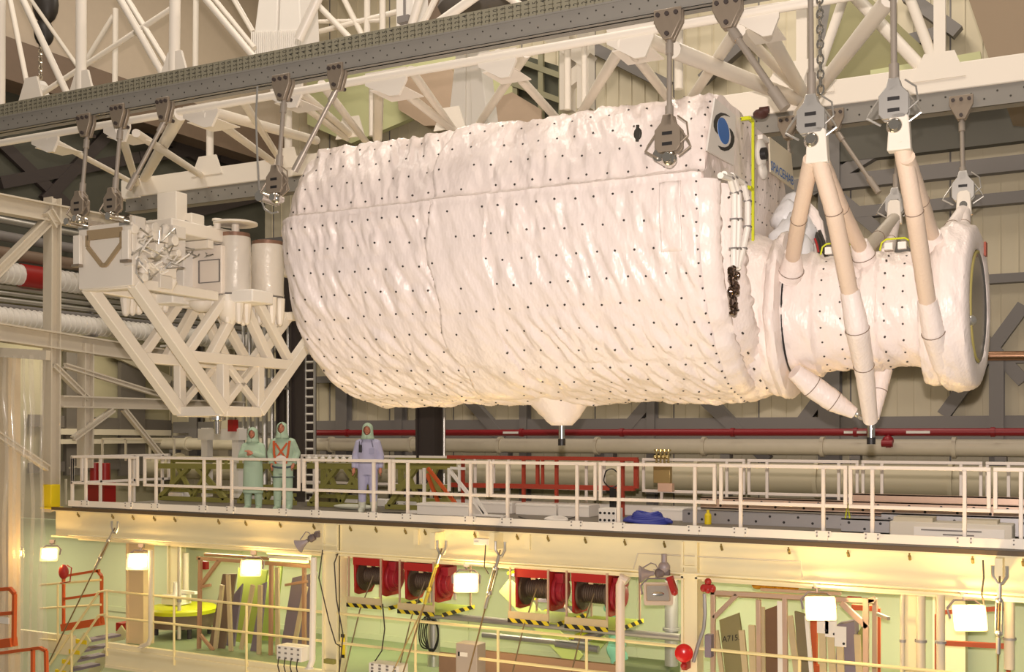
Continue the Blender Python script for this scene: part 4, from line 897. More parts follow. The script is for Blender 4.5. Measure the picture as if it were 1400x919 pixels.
b = MB(True); b.lathe([(-1.0,.655),(-.985,.64),(-1.0,.60),(-1.25,.59),(-1.3,.64)], (0,YC,ZT), (1,0,0), 64); m_ = P(b, 'mouth_flange', mat('steel_ring', '#8E8A86', .25, .9), t)
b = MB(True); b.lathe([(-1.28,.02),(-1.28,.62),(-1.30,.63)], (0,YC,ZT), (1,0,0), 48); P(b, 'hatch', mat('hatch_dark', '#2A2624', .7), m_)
b = MB(True); b.path([V(-.985, YC-.55*math.cos(a), ZT+.62*math.sin(a)) for a in [PI/2-i*PI/30 for i in range(31)]], .02, 8); P(b, 'rope', mat('rope_olive', '#A89C5A', .6), m_)
b = MB(True); b.ball((-.98, YC-.50, ZT-.2), .06, .1, .06, 10, 8); P(b, 'rope_knot', alu, m_)
q = V(-.955, YC+.35, ZT+.70); b = MB(True); b.box(q, .02, .12, .16); P(b, 'red_tag', mat('brick_tag', '#A0482E', .5), t); XF = None
for px0, px1, py in ((1122, 1165, 352), (1203, 1246, 346)):
    x0, x1 = ah(px0,py,YC-.2).x, ah(px1,py,YC-.2).x; z = ZT+.72
    b = MB(True); b.path([V(x0,YC-.2,z-.03), V(x0+.02,YC-.2,z+.06), V(x0+.07,YC-.2,z+.095), V(x1-.07,YC-.2,z+.095), V(x1-.02,YC-.2,z+.06), V(x1,YC-.2,z-.03)], .011, 8); h_ = P(b, 'hand_hold', hiviz, t)
    for xx in (x0+.1, x1-.1): b = MB(True); b.box((xx,YC-.2,z+.01), .09, .07, .08); P(b, 'hand_hold_foot', whitd, h_)
def strut(pts, rr, m=taped, name='strut', wrap=None):
    b = MB(True); q = [ah(x, y, Y) for x, y, Y in pts]; fine = []; fr = []
    for i in range(len(q)-1):
        k = 10
        for j in range(k): fine.append(q[i].lerp(q[i+1], j/k)); fr.append(rr[i]+(rr[i+1]-rr[i])*j/k)
    fine.append(q[-1]); fr.append(rr[-1]); fr = [r*(1+.05*noise.noise(V(i*.8, r*9, len(pts)))) for i, r in enumerate(fr)]
    b.path(fine, .05, 14, rr=fr); o = P(b, name, m, t, smooth=60)
    for i in range(1, len(q)-1): b = MB(True); u, v = frames(q[i+1]-q[i-1]); b.path([q[i]+(u*math.cos(a)+v*math.sin(a))*rr[i]*1.02 for a in [j*PI/10 for j in range(20)]], .005, 5, closed=True); P(b, 'tape_seam', brn, o)
    return o
Yn = YT
strut([(1109,218,Yn), (1092,300,12.0), (1084,350,12.75)], [.082,.085,.085]); strut([(1084,345,12.75), (1082,370,12.95), (1078,378,13.02)], [.09,.14,.15], cloth2)
strut([(1119,218,Yn), (1140,290,Yn+.3), (1162,400,12.3)], [.085,.088,.088]); strut([(1162,398,12.3), (1172,450,12.45), (1181,500,12.9), (1190,575,13.55)], [.10,.125,.11,.085], cloth2)
strut([(1124,222,Yn+.05), (1150,285,12.1), (1176,338,13.1)], [.078,.08,.08]); strut([(1174,332,13.1), (1181,350,13.2), (1184,362,13.3)], [.10,.13,.13], cloth2)
strut([(1232,190,Yn), (1250,290,Yn+.4), (1268,412,12.55)], [.085,.088,.088]); strut([(1268,410,12.55), (1276,455,12.8), (1290,500,13.2)], [.10,.12,.12], cloth2)
strut([(1240,215,Yn+.05), (1260,275,12.1), (1274,322,13.0)], [.075,.075,.08]); strut([(1272,320,13.0), (1277,345,13.2)], [.11,.14], cloth2)
strut([(1222,300,15.8), (1200,325,14.9), (1180,345,14.1)], [.085,.085,.085], mat('grey_wrap', '#BDB4A4', .45, bump=.3)); strut([(1223,302,15.8), (1217,330,15.2), (1212,348,14.4)], [.075,.08,.09], cloth2)
strut([(1316,290,15.8), (1302,312,15.0), (1292,330,14.2)], [.09,.10,.12], cloth2); strut([(1318,290,15.8), (1317,310,15.2), (1314,325,14.6)], [.08,.09,.10], cloth2)
strut([(1086,508,13.2), (1110,528,13.35), (1140,549,13.45), (1168,565,13.55)], [.10,.14,.13,.07], cloth2, 'wrapped_strut'); strut([(1208,498,13.9), (1201,535,13.8), (1195,572,13.65)], [.12,.10,.06], cloth2, 'wrapped_strut')
for x, y, Y, sc in ((1118,208,YT,1), (1230,190,YT,1), (1223,296,15.85,.9), (1318,284,15.85,.9)):
    q = ah(x, y, Y); b = MB(True); b.prism([q+V(dx*sc,-.07,dz*sc) for dx, dz in ((-.09,.20),(-.05,.24),(.05,.24),(.09,.20),(.11,-.12),(-.11,-.12))], (0,.14,0)); P(b, 'strut_apex', white, t, bevel=.012)
q = ah(1191,575,13.6); b = MB(True); b.lathe([(.1,.07),(0,.075),(-.03,.045)], q, (0,0,1), 16); P(b, 'keel_socket', cloth2, t)
b = MB(True); b.tube(q+V(0,0,-.02), q+V(0,0,-.21), .045, 16); P(b, 'keel_pin', chrome, t)
b = MB(True); b.tube(q+V(0,0,-.2), q+V(0,0,-.28), .05, 16); P(b, 'keel_pin_tip', blk, t)
q = ah(1170,566,13.55); b = MB(True); b.path([q, q+V(.05,0,-.05), q+V(.14,0,-.08)], .02, 8); b.ball(q+V(.02,-.03,.0), .04); P(b, 'link', alu, t)
# crumpled white bags between the end wall and the tunnel
b = MB(True)
for x, y, Y, r in ((1076,300,14.4,.20), (1084,288,14.6,.20), (1090,318,14.3,.24), (1102,326,14.6,.24), (1088,345,14.0,.22), (1074,330,14.2,.22)):
    q = ah(x, y, Y); n0 = len(b.v); b.ball(q, r, r, r*1.15, 20, 12)
    for i in range(n0, len(b.v)): d = b.v[i]-q; b.v[i] = q+d*(1+.25*noise.noise(d*7+q)+.12*noise.noise(d*16))
P(b, 'crumpled_cover', mat('cool_cloth', '#DCDDDE', .4, bump=.4, bs=14), t, smooth=70)
for px in ([(1103,283),(1112,292),(1120,320),(1124,348)], [(1108,290),(1118,305),(1122,330)]): b = MB(True); b.path([ah(x, y, 14.4) for x, y in px], .07, 10); P(b, 'wrapped_line', cloth2, t)
b = MB(True)
for px in ([(1116,318),(1122,330),(1126,352)], [(1120,315),(1126,330),(1130,350)], [(1113,312),(1119,335),(1121,350)]): b.path([ah(x, y, 14.3) for x, y in px], .022, 6)
P(b, 'wire_bundle', ink, t)
b = MB(True); b.path([ah(x, y, 14.25) for x, y in ((1114,326),(1117,335),(1119,345))], .014, 6); P(b, 'red_wire', red, t)
# ================================================================== BRIDGE TRUSS with its payload (left)
XA = ah(113,300,11.35).x; XB = XA+.88
t = T('payload_truss', 'white V shaped payload truss hanging at the left of the module', 'payload truss', (XA+.4, YC, E+.35), hung=True); BR = t
HT = E+2.12
def h_(X, Y, z): return V(X, Y, z)
for X in (XA, XB):
    n1, n2 = h_(X,11.45,HT), h_(X,15.95,HT); k1, k2 = h_(X,13.28,E+.37), h_(X,14.10,E+.37)
    def on(p, q, z): return p.lerp(q, (z-p.z)/(q.z-p.z))
    m1, m2 = on(n1,k1,E+1.17), on(n2,k2,E+1.17); cm = V(X,YC,E+1.17); ct = V(X,YC,HT+.02); g1, g2 = V(X,YC-.42,E+1.17), V(X,YC+.42,E+1.17)
    for p, q, w in ((n1,k1,.17),(n2,k2,.17),(k1,k2,.16),(m1,m2,.16),(ct,g1.lerp(m1,.35),.14),(ct,g2.lerp(m2,.35),.14),(m1,V(X,13.3,HT),.13),(m2,V(X,14.1,HT),.13),(g1,k1,.14),(g2,k2,.14),(k1.lerp(g1,.1),g2,.10),(k2.lerp(g2,.1),g1,.10)):
        b = MB(True); b.bar(p, q, w, w, up=(1,0,0)); P(b, 'truss_bar', white, t, bevel=.012)
for Y, z in ((13.28,E+.37),(14.1,E+.37),(11.45,HT),(15.95,HT)):
    b = MB(True); b.bar((XA,Y,z), (XB,Y,z), .15); P(b, 'truss_bar', white, t, bevel=.012)
for z in (HT, E+2.9):
    for X in (XA, XB): b = MB(True); b.bar((X,11.4,z), (X,16.0 if X == XA else (12.0 if z > HT+.1 else 13.1),z), .14); P(b, 'top_bar', white, t, bevel=.012)
    for Y in (11.4, 13.0, 14.5, 16.0): b = MB(True); b.bar((XA,Y,z), (XB,Y,z), .12); P(b, 'top_bar', white, t)
for X in (XA, XB):
    for Y in (11.4, 12.6, 13.9, 15.2)[:4 if X == XA else 1]: b = MB(True); b.bar((X,Y,HT), (X,Y,E+2.9), .12); P(b, 'upright', white, t)
    b = MB(True); b.bar((X,11.45,E+2.6), (X,12.1,HT), .09, up=(1,0,0)); P(b, 'diagonal', white, t)
b = MB(True); b.box2((XA-.06,11.33,HT-.05), (XA+.98,11.39,E+2.95)); P(b, 'end_plate', white, t, bevel=.01)
b = MB(True); p = [V(XA+.14,11.31,E+2.82),V(XA+.80,11.31,E+2.82),V(XA+.80,11.31,E+2.66),V(XA+.5,11.31,E+2.38),V(XA+.42,11.31,E+2.38),V(XA+.14,11.31,E+2.66)]
for i in range(6): b.bar(p[i], p[(i+1)%6], .06 if i != 0 else .14, .03, up=(0,1,0))
P(b, 'scuff_plate', mat('bronze_trim', '#A08C6C', .5), t)
for x in (XA-.02, XA+.92): b = MB(True); b.box((x,11.28,E+2.62), .13, .06, .42); P(b, 'side_pad', white, t, bevel=.01); b = MB(True); b.box((x,11.27,E+2.40), .15, .08, .04); P(b, 'pad_foot', shack, t)
b = MB(True); q = V(XA+.4,YC,E+.30); b.lathe([(0,.13),(-.06,.13),(-.08,.06),(-.28,.045)], q, (0,0,1), 18); P(b, 'keel_pin', chrome, t)
for X in (XA+.05, XA+.85): b = MB(True); q = V(X,11.36,E+2.98); b.tube(q, q+V(0,-.35,0), .05, 12); b.box(q+V(0,.1,0), .2, .3, .14); P(b, 'trunnion', chrome, t)
# payload units
def pbox(name, px0, py0, px1, py1, Y, d, m=white, bev=.02, par=None, z0=None):
    a, e = ah(px0, py0, Y), ah(px1, py1, Y); b = MB(True); b.box2((a.x,Y,e.z), (e.x,Y+d,a.z)); return P(b, name, m, par or t, bevel=bev)
q = pbox('payload_box', 250, 340, 303, 401, 13.2, .7, mat('box_white', '#E8DED0', .5))
a, e = ah(272,357,13.19), ah(300,385,13.19); b = MB(True)
for p_, r_ in (((a.x,a.z),(e.x,a.z)),((e.x,a.z),(e.x,e.z)),((e.x,e.z),(a.x,e.z)),((a.x,e.z),(a.x,a.z))): b.bar((p_[0],13.19,p_[1]), (r_[0],13.19,r_[1]), .022, .012)
P(b, 'square_outline', dgrey, q)
def canister(px, y0, y1, wpx, Y, nm='canister'):
    a, e = ah(px, y0, Y), ah(px, y1, Y); r = wpx/2*((-s2*a.x+c2*Y)/F); b = MB(True); vs = []
    pr = [(0,r),(.03,r*1.02)]+[(.05+(a.z-e.z-.1)*i/14, r) for i in range(15)]+[(a.z-e.z,r*.98)]
    for z, rr in pr:
        for i in range(40): aa = 2*PI*i/40; k = rr*(1+.03*noise.noise(V(aa*1.4, z*3, px))); vs.append(V(e.x+k*math.cos(aa), Y+k*math.sin(aa), e.z+z))
    K = len(pr); b.add(vs, [(k*40+i, k*40+(i+1)%40, (k+1)*40+(i+1)%40, (k+1)*40+i) for k in range(K-1) for i in range(40)]+[tuple(range(39,-1,-1)), tuple(range((K-1)*40, K*40))])
    o = P(b, nm, mat('foil_white', '#DCD6CB', .3, .15, bump=.5, bs=9), t, smooth=50)
    for dz, mm in ((-.03, dgrey), (a.z-e.z, mat('copper_band', '#9A7A68', .3, .6))):
        b = MB(True); b.lathe([(0,r*.96),(.06,r*.96)], (e.x,Y,e.z+dz), (0,0,1), 40); P(b, 'band', mm, o)
    for k in range(6): aa = 2*PI*k/6+.5; c0 = V(e.x+r*.75*math.cos(aa), Y+r*.75*math.sin(aa), e.z-.03); b = MB(True); b.lathe([(0,.085),(-.25,.075),(-.42,.05),(-.45,.02)], c0, (0,0,1), 10); P(b, 'nozzle', white, o)
    return o, V(e.x, Y, a.z), r
o1, top1, r1 = canister(322, 325, 402, 41, 13.5)
canister(366, 336, 406, 44, 14.5)
b = MB(True); q = top1; b.tube(q, q+V(0,0,.2), .06, 10); b.lathe([(.2,.05),(.2,.34),(.23,.34),(.23,.05)], q, (0,0,1), 28); P(b, 'antenna_dish', white, o1)
b = MB(True); q = ah(297,302,13.3); b.tube(q+V(0,0,-.36), q, .055, 12); b.lathe([(0,.08),(.03,.08)], q, (0,0,1), 12); P(b, 'short_mast', white, t)
b = MB(True); b.box2((ah(221,265,13.4).x, 13.3, ah(221,306,13.4).z-.1), (ah(247,265,13.4).x, 13.55, ah(221,266,13.4).z)); P(b, 'square_post', white, t, bevel=.01)
pbox('payload_box', 205, 306, 250, 332, 13.0, .8); pbox('payload_box', 252, 312, 288, 340, 13.25, .8); pbox('payload_box', 248, 292, 262, 306, 13.5, .3); pbox('payload_box', 163, 318, 215, 348, 12.3, .6, whitd); pbox('payload_box', 236, 332, 251, 416, 13.0, .5, whitd, .01)
pbox('payload_box', 204, 398, 236, 414, 12.7, .4, whitd); pbox('payload_box', 246, 402, 292, 418, 13.2, .5, whitd); pbox('payload_box', 170, 384, 212, 394, 12.5, .5); pbox('label_plate', 258, 322, 282, 336, 13.22, .03, mat('mid_grey', '#A8A49A', .5)); pbox('red_label', 190, 314, 205, 319, 12.25, .02, red, 0)
pbox('payload_box', 300, 398, 345, 412, 13.3, .5, whitd); pbox('equipment_tray', 160, 306, 235, 316, 12.2, 1.2, white)
b = MB(True)
for k in range(12): q = ah(239, 336+6.5*k, 12.98); b.ball(q, .018, .018, .018, 8, 5)
for k in range(14): q = ah(254+2.6*k, 310+1.1*k, 13.2); b.tube(q, q+V(0,0,.10), .016, 6)
P(b, 'bolt_row', alu, t)
for k in range(7): b = MB(True); q = ah(172+9*k, 396+rnd.uniform(-2,8), 12.4+.1*k); b.lathe([(.14,.07),(-.1,.085),(-.3,.05),(-.33,.02)], q, (0,0,1), 10); P(b, 'nozzle', white, t)
b = MB(True); q = ah(313,426,13.4); b.lathe([(.15,.2),(-.05,.18),(-.25,.03)], q, (0,0,1), 12); P(b, 'nozzle', white, t)
b = MB(True); q = ah(276,415,13.2); b.ball(q, .2, .2, .14); P(b, 'tank', white, t)
rnd2 = random.Random(3); b = MB(True)
for k in range(26):
    x, y = rnd2.uniform(165,290), rnd2.uniform(308,352); Y = 12.2+(x-165)/125*1.2-.12; pts = [ah(x+rnd2.uniform(-10,10)*j*.5, y+rnd2.uniform(-7,8)*j*.5, Y+rnd2.uniform(-.1,.1)) for j in range(5)]; b.path(pts, .012, 5)
for k in range(3): q = ah(178, 322, 12.15); b.path([q+V((.18+.015*k)*math.cos(a), -.02*k, (.22+.015*k)*math.sin(a)) for a in [i*PI/12 for i in range(24)]], .012, 6, closed=True)
P(b, 'cable_run', alu, t)
b = MB(True); b.bar(ah(186,340,12.1), ah(212,372,12.5), .1); P(b, 'diagonal', white, t)
im = mat('instrument_white', '#D6D0C4', .5)
for k in range(60):
    x, y = rnd2.uniform(160,244), rnd2.uniform(303,400); q = ah(x, y, 12.3+(x-160)/140*1.0); b = MB(True); b.box(q, rnd2.uniform(.04,.16), rnd2.uniform(.04,.14), rnd2.uniform(.03,.12)); P(b, 'instrument_block', im, t)
ball_ = [(178,312),(186,306),(197,318),(206,310),(214,325),(224,316),(233,328),(240,318),(190,338),(203,346),(216,340),(228,352),(238,345),(185,356),(199,366),(212,362),(226,372),(236,366),(192,378),(222,386),(234,388)]
for k, (x, y) in enumerate(ball_):
    q = ahx(x, y, XB+.04); b = MB(True)
    if k%3 == 0: b.tube(q+V(-.05,0,-.02), q+V(.10,0,-.02), rnd2.uniform(.05,.09), 14)
    elif k%3 == 1: b.box(q, .16, rnd2.uniform(.18,.34), rnd2.uniform(.10,.2))
    else: b.lathe([(-.12,.03),(-.10,.07),(.06,.07),(.10,.04)], q, (.3,.4,1), 12)
    P(b, 'instrument', im if k%2 else white, t, bevel=.008)
for k in range(16):
    x, y = rnd2.uniform(180,236), rnd2.uniform(308,372); b = MB(True)
    b.path([ahx(x+j*rnd2.uniform(-5,7), y+j*rnd2.uniform(-4,7), XB+.14+.03*math.sin(j*1.7)) for j in range(5)], .013, 6); P(b, 'cable', alu if k%2 else whitd, t)
# thin wire hanging from the beam to the module corner
b = MB(True); b.path([ah(x, y, 11.2) for x, y in ((352,118),(350,160),(352,215),(354,250),(356,270),(362,286),(372,292),(380,290))], .014, 6); G(b, 'wire', alu, 'thin grey wire looping down to the left top corner of the module', 'wire')
# ================================================================== BEHIND THE LIFTING FRAME
def tapered(name, px, Y, m, label, slit=False):              # px: top-left, top-right, bottom-right, bottom-left
    t = T(name, label, 'duct', at(*px[3], Y))
    tl, tr, br, bl = [at(*q, Y) for q in px]
    if slit:
        for a0, a1 in ((0, .47), (.53, 1)): b = MB(); b.prism([tl.lerp(tr,a0), tl.lerp(tr,a1), bl.lerp(br,.5+(a1-.5)*.96 if a1 > .5 else .485), bl.lerp(br,.515 if a0 > .4 else 0)], (0,.5,0)); P(b, 'panel', m, t, bevel=.02)
        b = MB(); b.prism([tl.lerp(tr,.47)+V(0,.2,0), tl.lerp(tr,.53)+V(0,.2,0), bl.lerp(br,.5)+V(0,.2,0)], (0,.1,0)); P(b, 'slit', blk, t)
        b = MB(); n_ = 26; w = br-bl
        for k in range(n_): q = bl+w*((k+.5)/n_); b.tube(q+V(0,-.02,.35), q+V(0,-.02,-.30 if 3 < k < n_-3 else -.05), w.length/n_*.35, 6)
        P(b, 'pleated_collar', m, t)
    else:
        b = MB(); b.prism([tl, tl.lerp(tr,.42), bl.lerp(br,.42), bl], (0,.5,0)); b.prism([tl.lerp(tr,.58), tr, br, bl.lerp(br,.58)], (0,.5,0)); P(b, 'panel', m, t, bevel=.02)
        b = MB(); b.prism([tl.lerp(tr,.42)+V(0,.06,0), tl.lerp(tr,.58)+V(0,.06,0), bl.lerp(br,.58)+V(0,.06,0), bl.lerp(br,.42)+V(0,.06,0)], (0,.4,0)); P(b, 'recess', m, t)
    return t
tapered('tapered_duct', [(357,-30),(408,-30),(414,70),(344,72)], 14.6, whitd, 'white split tapered duct with pleated foot above the left part of the lifting frame', True)
tapered('tapered_duct', [(630,8),(648,10),(668,172),(612,172)], 21.5, whitd, 'white tapered duct rising behind the top of the module')
# stepped brown and pale green roof shapes beyond the frame
def slabp(name, px, Y, d, m):
    b = MB(); b.prism([at(*q, Y) for q in px], (0,d,0)); S(b, name, m)
palegreen = mat('pale_green', '#C9CC9A', .6); tanw = mat('tan_panel', '#B49E86', .6, var=.05)
slabp('trim_soffit_1', [(420,95),(600,60),(640,40),(640,110),(590,150),(480,196),(420,170)], 26.4, .2, palegreen)
slabp('trim_soffit_2', [(540,105),(612,90),(640,120),(640,170),(580,172),(545,150)], 26.0, .3, tanw)
slabp('trim_soffit_3', [(660,85),(720,100),(745,150),(700,170),(650,165)], 25.8, .3, palegreen)
slabp('trim_soffit_4', [(660,142),(700,126),(740,150),(740,175),(650,175)], 25.5, .3, tanw)
slabp('trim_soffit_5', [(510,-20),(600,-20),(690,24),(690,50),(600,40),(560,10)], 22.5, .4, brn)
slabp('trim_soffit_6', [(1318,-20),(1420,-20),(1420,95),(1356,92)], 20.0, 4, mat('hood_tan', '#9C8A72', .6))
slabp('trim_soffit_7', [(1140,-20),(1172,-20),(1300,100),(1150,118),(1120,100)], 26.3, .2, mat('olive_panel', '#8E8A62', .6))
slabp('trim_soffit_8', [(1190,96),(1340,70),(1345,104),(1190,118)], 26.1, .2, palegreen)
b = MB()
for px in (705, 740, 768): b.bar(at(px,70,25.6), at(px,165,25.6), .14, .1, up=(0,1,0))
for y in (88, 122): b.bar(at(700,y-8,25.6), at(772,y+18,25.6), .14)
S(b, 'window_1', mat('window_frame_olive', '#8F8C6E', .5))
b = MB(); b.prism([at(705,72,25.7), at(770,92,25.7), at(770,170,25.7), at(705,165,25.7)], (0,.03,0)); S(b, 'trim_pane', mat('pane_dark', '#5E6054', .12))
t = T('crane_bracket', 'white crane bracket with slanted arm above the middle of the module', 'bracket', at(785,150,20))
for nm, p, q, w in (('post', (776,-260),(776,152),.22), ('post', (801,-255),(801,150),.25), ('arm', (740,40),(806,85),.35), ('brace', (778,112),(804,92),.2)):
    b = MB(); b.bar(at(*p,20), at(*q,20), w, .3, up=(0,1,0) if p[0]==q[0] else (0,0,1)); P(b, nm, white, t)
b = MB(); a, e = at(541,-20,13.9), at(566,47,13.9); b.box2((a.x,13.9,e.z), (e.x,14.3,a.z)); t = T('junction_cabinet', 'white cabinet with grey switch on top of the lifting frame', 'cabinet', (a.x,13.9,e.z)); P(b, 'housing', whitd, t, bevel=.02)
b = MB(); q = at(553,27,13.85); b.box(q, .2, .1, .1); b.tube(q, q+V(0,0,.5), .02, 8); P(b, 'switch', dgrey, t)
b = MB(); b.bar(at(517,50,12), at(517,62,12), .04); b.tube(at(517,45,11), at(517,67,11), .02); P(b, 'drop_pin', chrome, t) if False else None
# chain hoist at the upper left
Y = 16; t = T('chain_hoist', 'dark chain hoist hanging at the upper left behind the lifting frame', 'hoist', at(60,120,Y))
b = MB(); q = at(62,5,Y); b.ball(q, .3, .25, .45, 14, 8); b.box(q+V(0,0,.4), .4, .3, .5); b.ball(at(60,45,Y), .22, .2, .3, 12, 8); P(b, 'hook_block', mat('hoist_black', '#2E2A26', .5), t, bevel=.02)
b = MB(); q = at(55,60,Y); k = 0
while q.z > at(55,108,Y).z: b.path([q+(V(1,0,0) if k%2 else V(0,1,0))*.04*math.cos(i*PI/4)+V(0,0,.06)*math.sin(i*PI/4) for i in range(8)], .014, 5, closed=True); q = q-V(0,0,.09); k += 1
P(b, 'chain', chrome, t)
b = MB(); q = at(56,125,Y); b.lathe([(-.5,.2),(-.1,.2),(0,.14),(.1,.17),(.2,.1),(.22,.02)], q, (0,0,1), 16); G(b, 'white_canister', whitd, 'white rounded canister under the chain hoist at the upper left', 'canister')
b = MB(); q = at(660,2,17); b.ball(q, .9, .5, .35, 16, 8); b.box(q+V(.3,0,.3), 1.2, .6, .5); G(b, 'dark_machinery', mat('machine_dark', '#5A5652', .5), 'dark rounded machine body at the top above the numbered beam', 'machine')
# ================================================================== LOWER BAY
light_bay = ((-16.2, 18.2), (-12.5, 18.4), (-9, 18.4), (-5.5, 18.4), (-2, 18.2))
# guard rails at the front of the bay
def yr(name, label, segs, m=yrail, Y=YF-.02, w=.045, group='cream pipe railings'):
    t = T(name, label, 'railing', at(*segs[0][1], Y), group)
    for nm, p, q in segs: b = MB(); b.tube(at(*p, Y), at(*q, Y), w*.55, 10); P(b, nm, m, t)
    return t
zr1, zr2 = -1.757, -2.30
def row(z, px): p = at(px, 595, YF-.02); return HOR+(E-z)*F/(-s*p.x+c*(YF-.02))
def lowrail(x0, x1, posts, label):
    segs = [('top_rail', (x0,row(zr1,x0)), (x1,row(zr1,x1))), ('mid_rail', (x0,row(zr2,x0)), (x1,row(zr2,x1)))]+[('post', (p,row(zr1,p)), (p,row(ZL-.25,p))) for p in posts]
    yr('pipe_railing', label, segs)
lowrail(144, 440, (146, 238, 337), 'cream pipe railing at the left of the lower gallery')
lowrail(461, 931, (568, 681, 802), 'cream pipe railing in the middle of the lower gallery, below the winches')
lowrail(953, 1480, (1093, 1233), 'cream pipe railing at the right of the lower gallery')
# cables' pipe posts that carry floodlights
def stand(label, pts, r=.045, m=offw): b = MB(); b.path(pts, r, 10); b.tube(pts[-1]+V(0,0,.0), pts[-1]-V(0,0,.02), r*1.5, 10); return G(b, 'conduit_post', m, label, 'pipe')
stand('cream pipe bent at its foot, beside the left column', [at(206,752,YF-.06), at(206,872,YF-.06), at(203,880,YF-.06), at(193,884,YF-.06)], .05)
stand('cream pipe right of the rack at the left, beside the grey control box', [at(429,762,YF-.06), at(427,903,YF-.06), at(423,913,YF-.06)], .06, whitd)
stand('white pipe beside the fourth winch', [at(858,795,YF-.07), at(851,790,YF-.07), at(848,800,YF-.07), at(848,925,YF-.07)], .075, mat('pipe_pinkwhite', '#E8D8C8', .5))
for k, (x, y0, y1, Y, r, lab) in enumerate(((245,747,874,17.5,.04,'thin cream pipe left of the rack at the left'), (254,756,860,18.4,.07,'thicker cream pipe left of the rack at the left'), (1234,808,925,16.9,.035,'thin cream pipe left of the right floodlight'), (1259,808,925,16.9,.065,'thick cream pipe left of the right floodlight'), (1286,812,925,16.6,.06,'cream pipe just left of the right floodlight'), (1380,815,915,16.9,.07,'cream pipe at the right edge of the bay'), (918,790,910,18.5,.12,'grey green pipe beside the column with the red bell'), (622,752,820,17.2,.03,'thin pipe beside the glowing middle floodlight'))):
    a, e = at(x,y0,Y), at(x,y1,Y); e.x = a.x; t = T('vertical_pipe', lab, 'pipe', e); b = MB(); b.tube(e, a, r, 12); P(b, 'pipe_run', greyb if k == 6 else offw, t)
    b = MB(); b.tube(e.lerp(a,.4), e.lerp(a,.43), r*1.3, 12); P(b, 'coupling', greyb, t)
# conduit along the girder
b = MB(); b.tube(V(XL,YF-.05,-.62), V(XR,YF-.05,-.60), .022, 8); G(b, 'conduit', girder, 'thin cream conduit along the foot of the girder', 'conduit')
b = MB(); b.path([at(x, y, YF+.02) for x, y in ((866,778),(872,757),(885,757),(990,763),(1095,768),(1097,792))], .012, 6); G(b, 'conduit', offw, 'thin stepped conduit on the girder face right of the loudspeaker', 'conduit')
# floodlights
def flood(label, px, py, wpx, lit, Y=YF-.18, yaw=.5, rot=0):
    p = at(px, py, Y); d = -s*p.x+c*p.y; W_ = wpx*d/F; H_ = W_*.78
    t = T('floodlight', label, 'floodlight', p+V(0,0,-H_*.5), 'girder floodlights')
    R = Matrix.Rotation(yaw, 3, 'Z') @ Matrix.Rotation(-.25, 3, 'X')
    def loc(b): b.v = [R @ q + p for q in b.v]; return b
    b = MB(); f = [V(x*W_/2, 0, z*H_/2) for x, z in ((-.92,-1),(.92,-1),(1,-.85),(1,.9),(.93,1),(-.93,1),(-1,.9),(-1,-.85))]; g = [V(q.x*.6, .22, q.z*.55) for q in f]
    n_ = len(f); fin = [V(q.x*.84,0,q.z*.74+H_*.04) for q in f]; dp = [V(q.x*.76,.05,q.z*.66+H_*.04) for q in f]
    b.add(f+g+fin+dp, [(i,(i+1)%n_,n_+(i+1)%n_,n_+i) for i in range(n_)]+[tuple(range(n_,2*n_))]+[(i,(i+1)%n_,2*n_+(i+1)%n_,2*n_+i) for i in range(n_)]+[(2*n_+i,2*n_+(i+1)%n_,3*n_+(i+1)%n_,3*n_+i) for i in range(n_)])
    P(loc(b), 'housing', mat('flood_housing', '#C8B49C', .45), t)
    b = MB(); b.prism(dp, (0,.012,0)); P(loc(b), 'lens', lampglow if lit else mat('flood_glass', '#D8CFC0', .08, .6), t, label='glowing lens' if lit else 'unlit glass lens')
    b = MB(); b.path([V(-W_*.54,.06,0), V(-W_*.56,.10,H_*.4), V(-W_*.3,.14,H_*.72), V(W_*.3,.14,H_*.72), V(W_*.56,.10,H_*.4), V(W_*.54,.06,0)], .016, 6); b.tube((0,.14,H_*.7), (0,.14,H_*.95), .02, 8); b.box((0,.16,H_*1.0), .1, .1, .08); P(loc(b), 'yoke', horn, t)
    if not lit:
        b = MB(); b.ball((0,.06,-.0), W_*.26, .02, H_*.12, 14, 6); P(loc(b), 'reflector', chrome, t)
    else:
        q = R @ V(0,-.12,0)+p; light('flood_lamp', 'POINT', q, 34*(wpx/32)**2, (1,.62,.22), .1)
    return t
flood('lit floodlight farthest left, on the beige post', 67, 758, 24, True, yaw=.6)
flood('second lit floodlight from the left, on the warm column', 188, 768, 30, True)
flood('third lit floodlight from the left, before the rack of sheets', 343, 777, 29, True)
flood('lit floodlight between the second and third winches', 637, 797, 34, True)
flood('lit floodlight before the right rack of boards', 1122, 832, 42, True)
flood('lit floodlight farthest right, by the orange barrier', 1326, 845, 46, True)
flood('unlit floodlight right of the fourth winch', 900, 812, 40, False)
flood('lit floodlight behind the clear plastic at the left edge, outer one', 7, 757, 15, True, Y=16.9, yaw=.7)
flood('lit floodlight behind the clear plastic at the left edge, inner one', 24, 757, 12, True, Y=17.2, yaw=.7)
b = MB(); q = at(3, 848, 14.78); b.box(q, .42, .03, .13); G(b, 'white_plate', whitd, 'white plate on the orange gate at the left edge', 'plate')
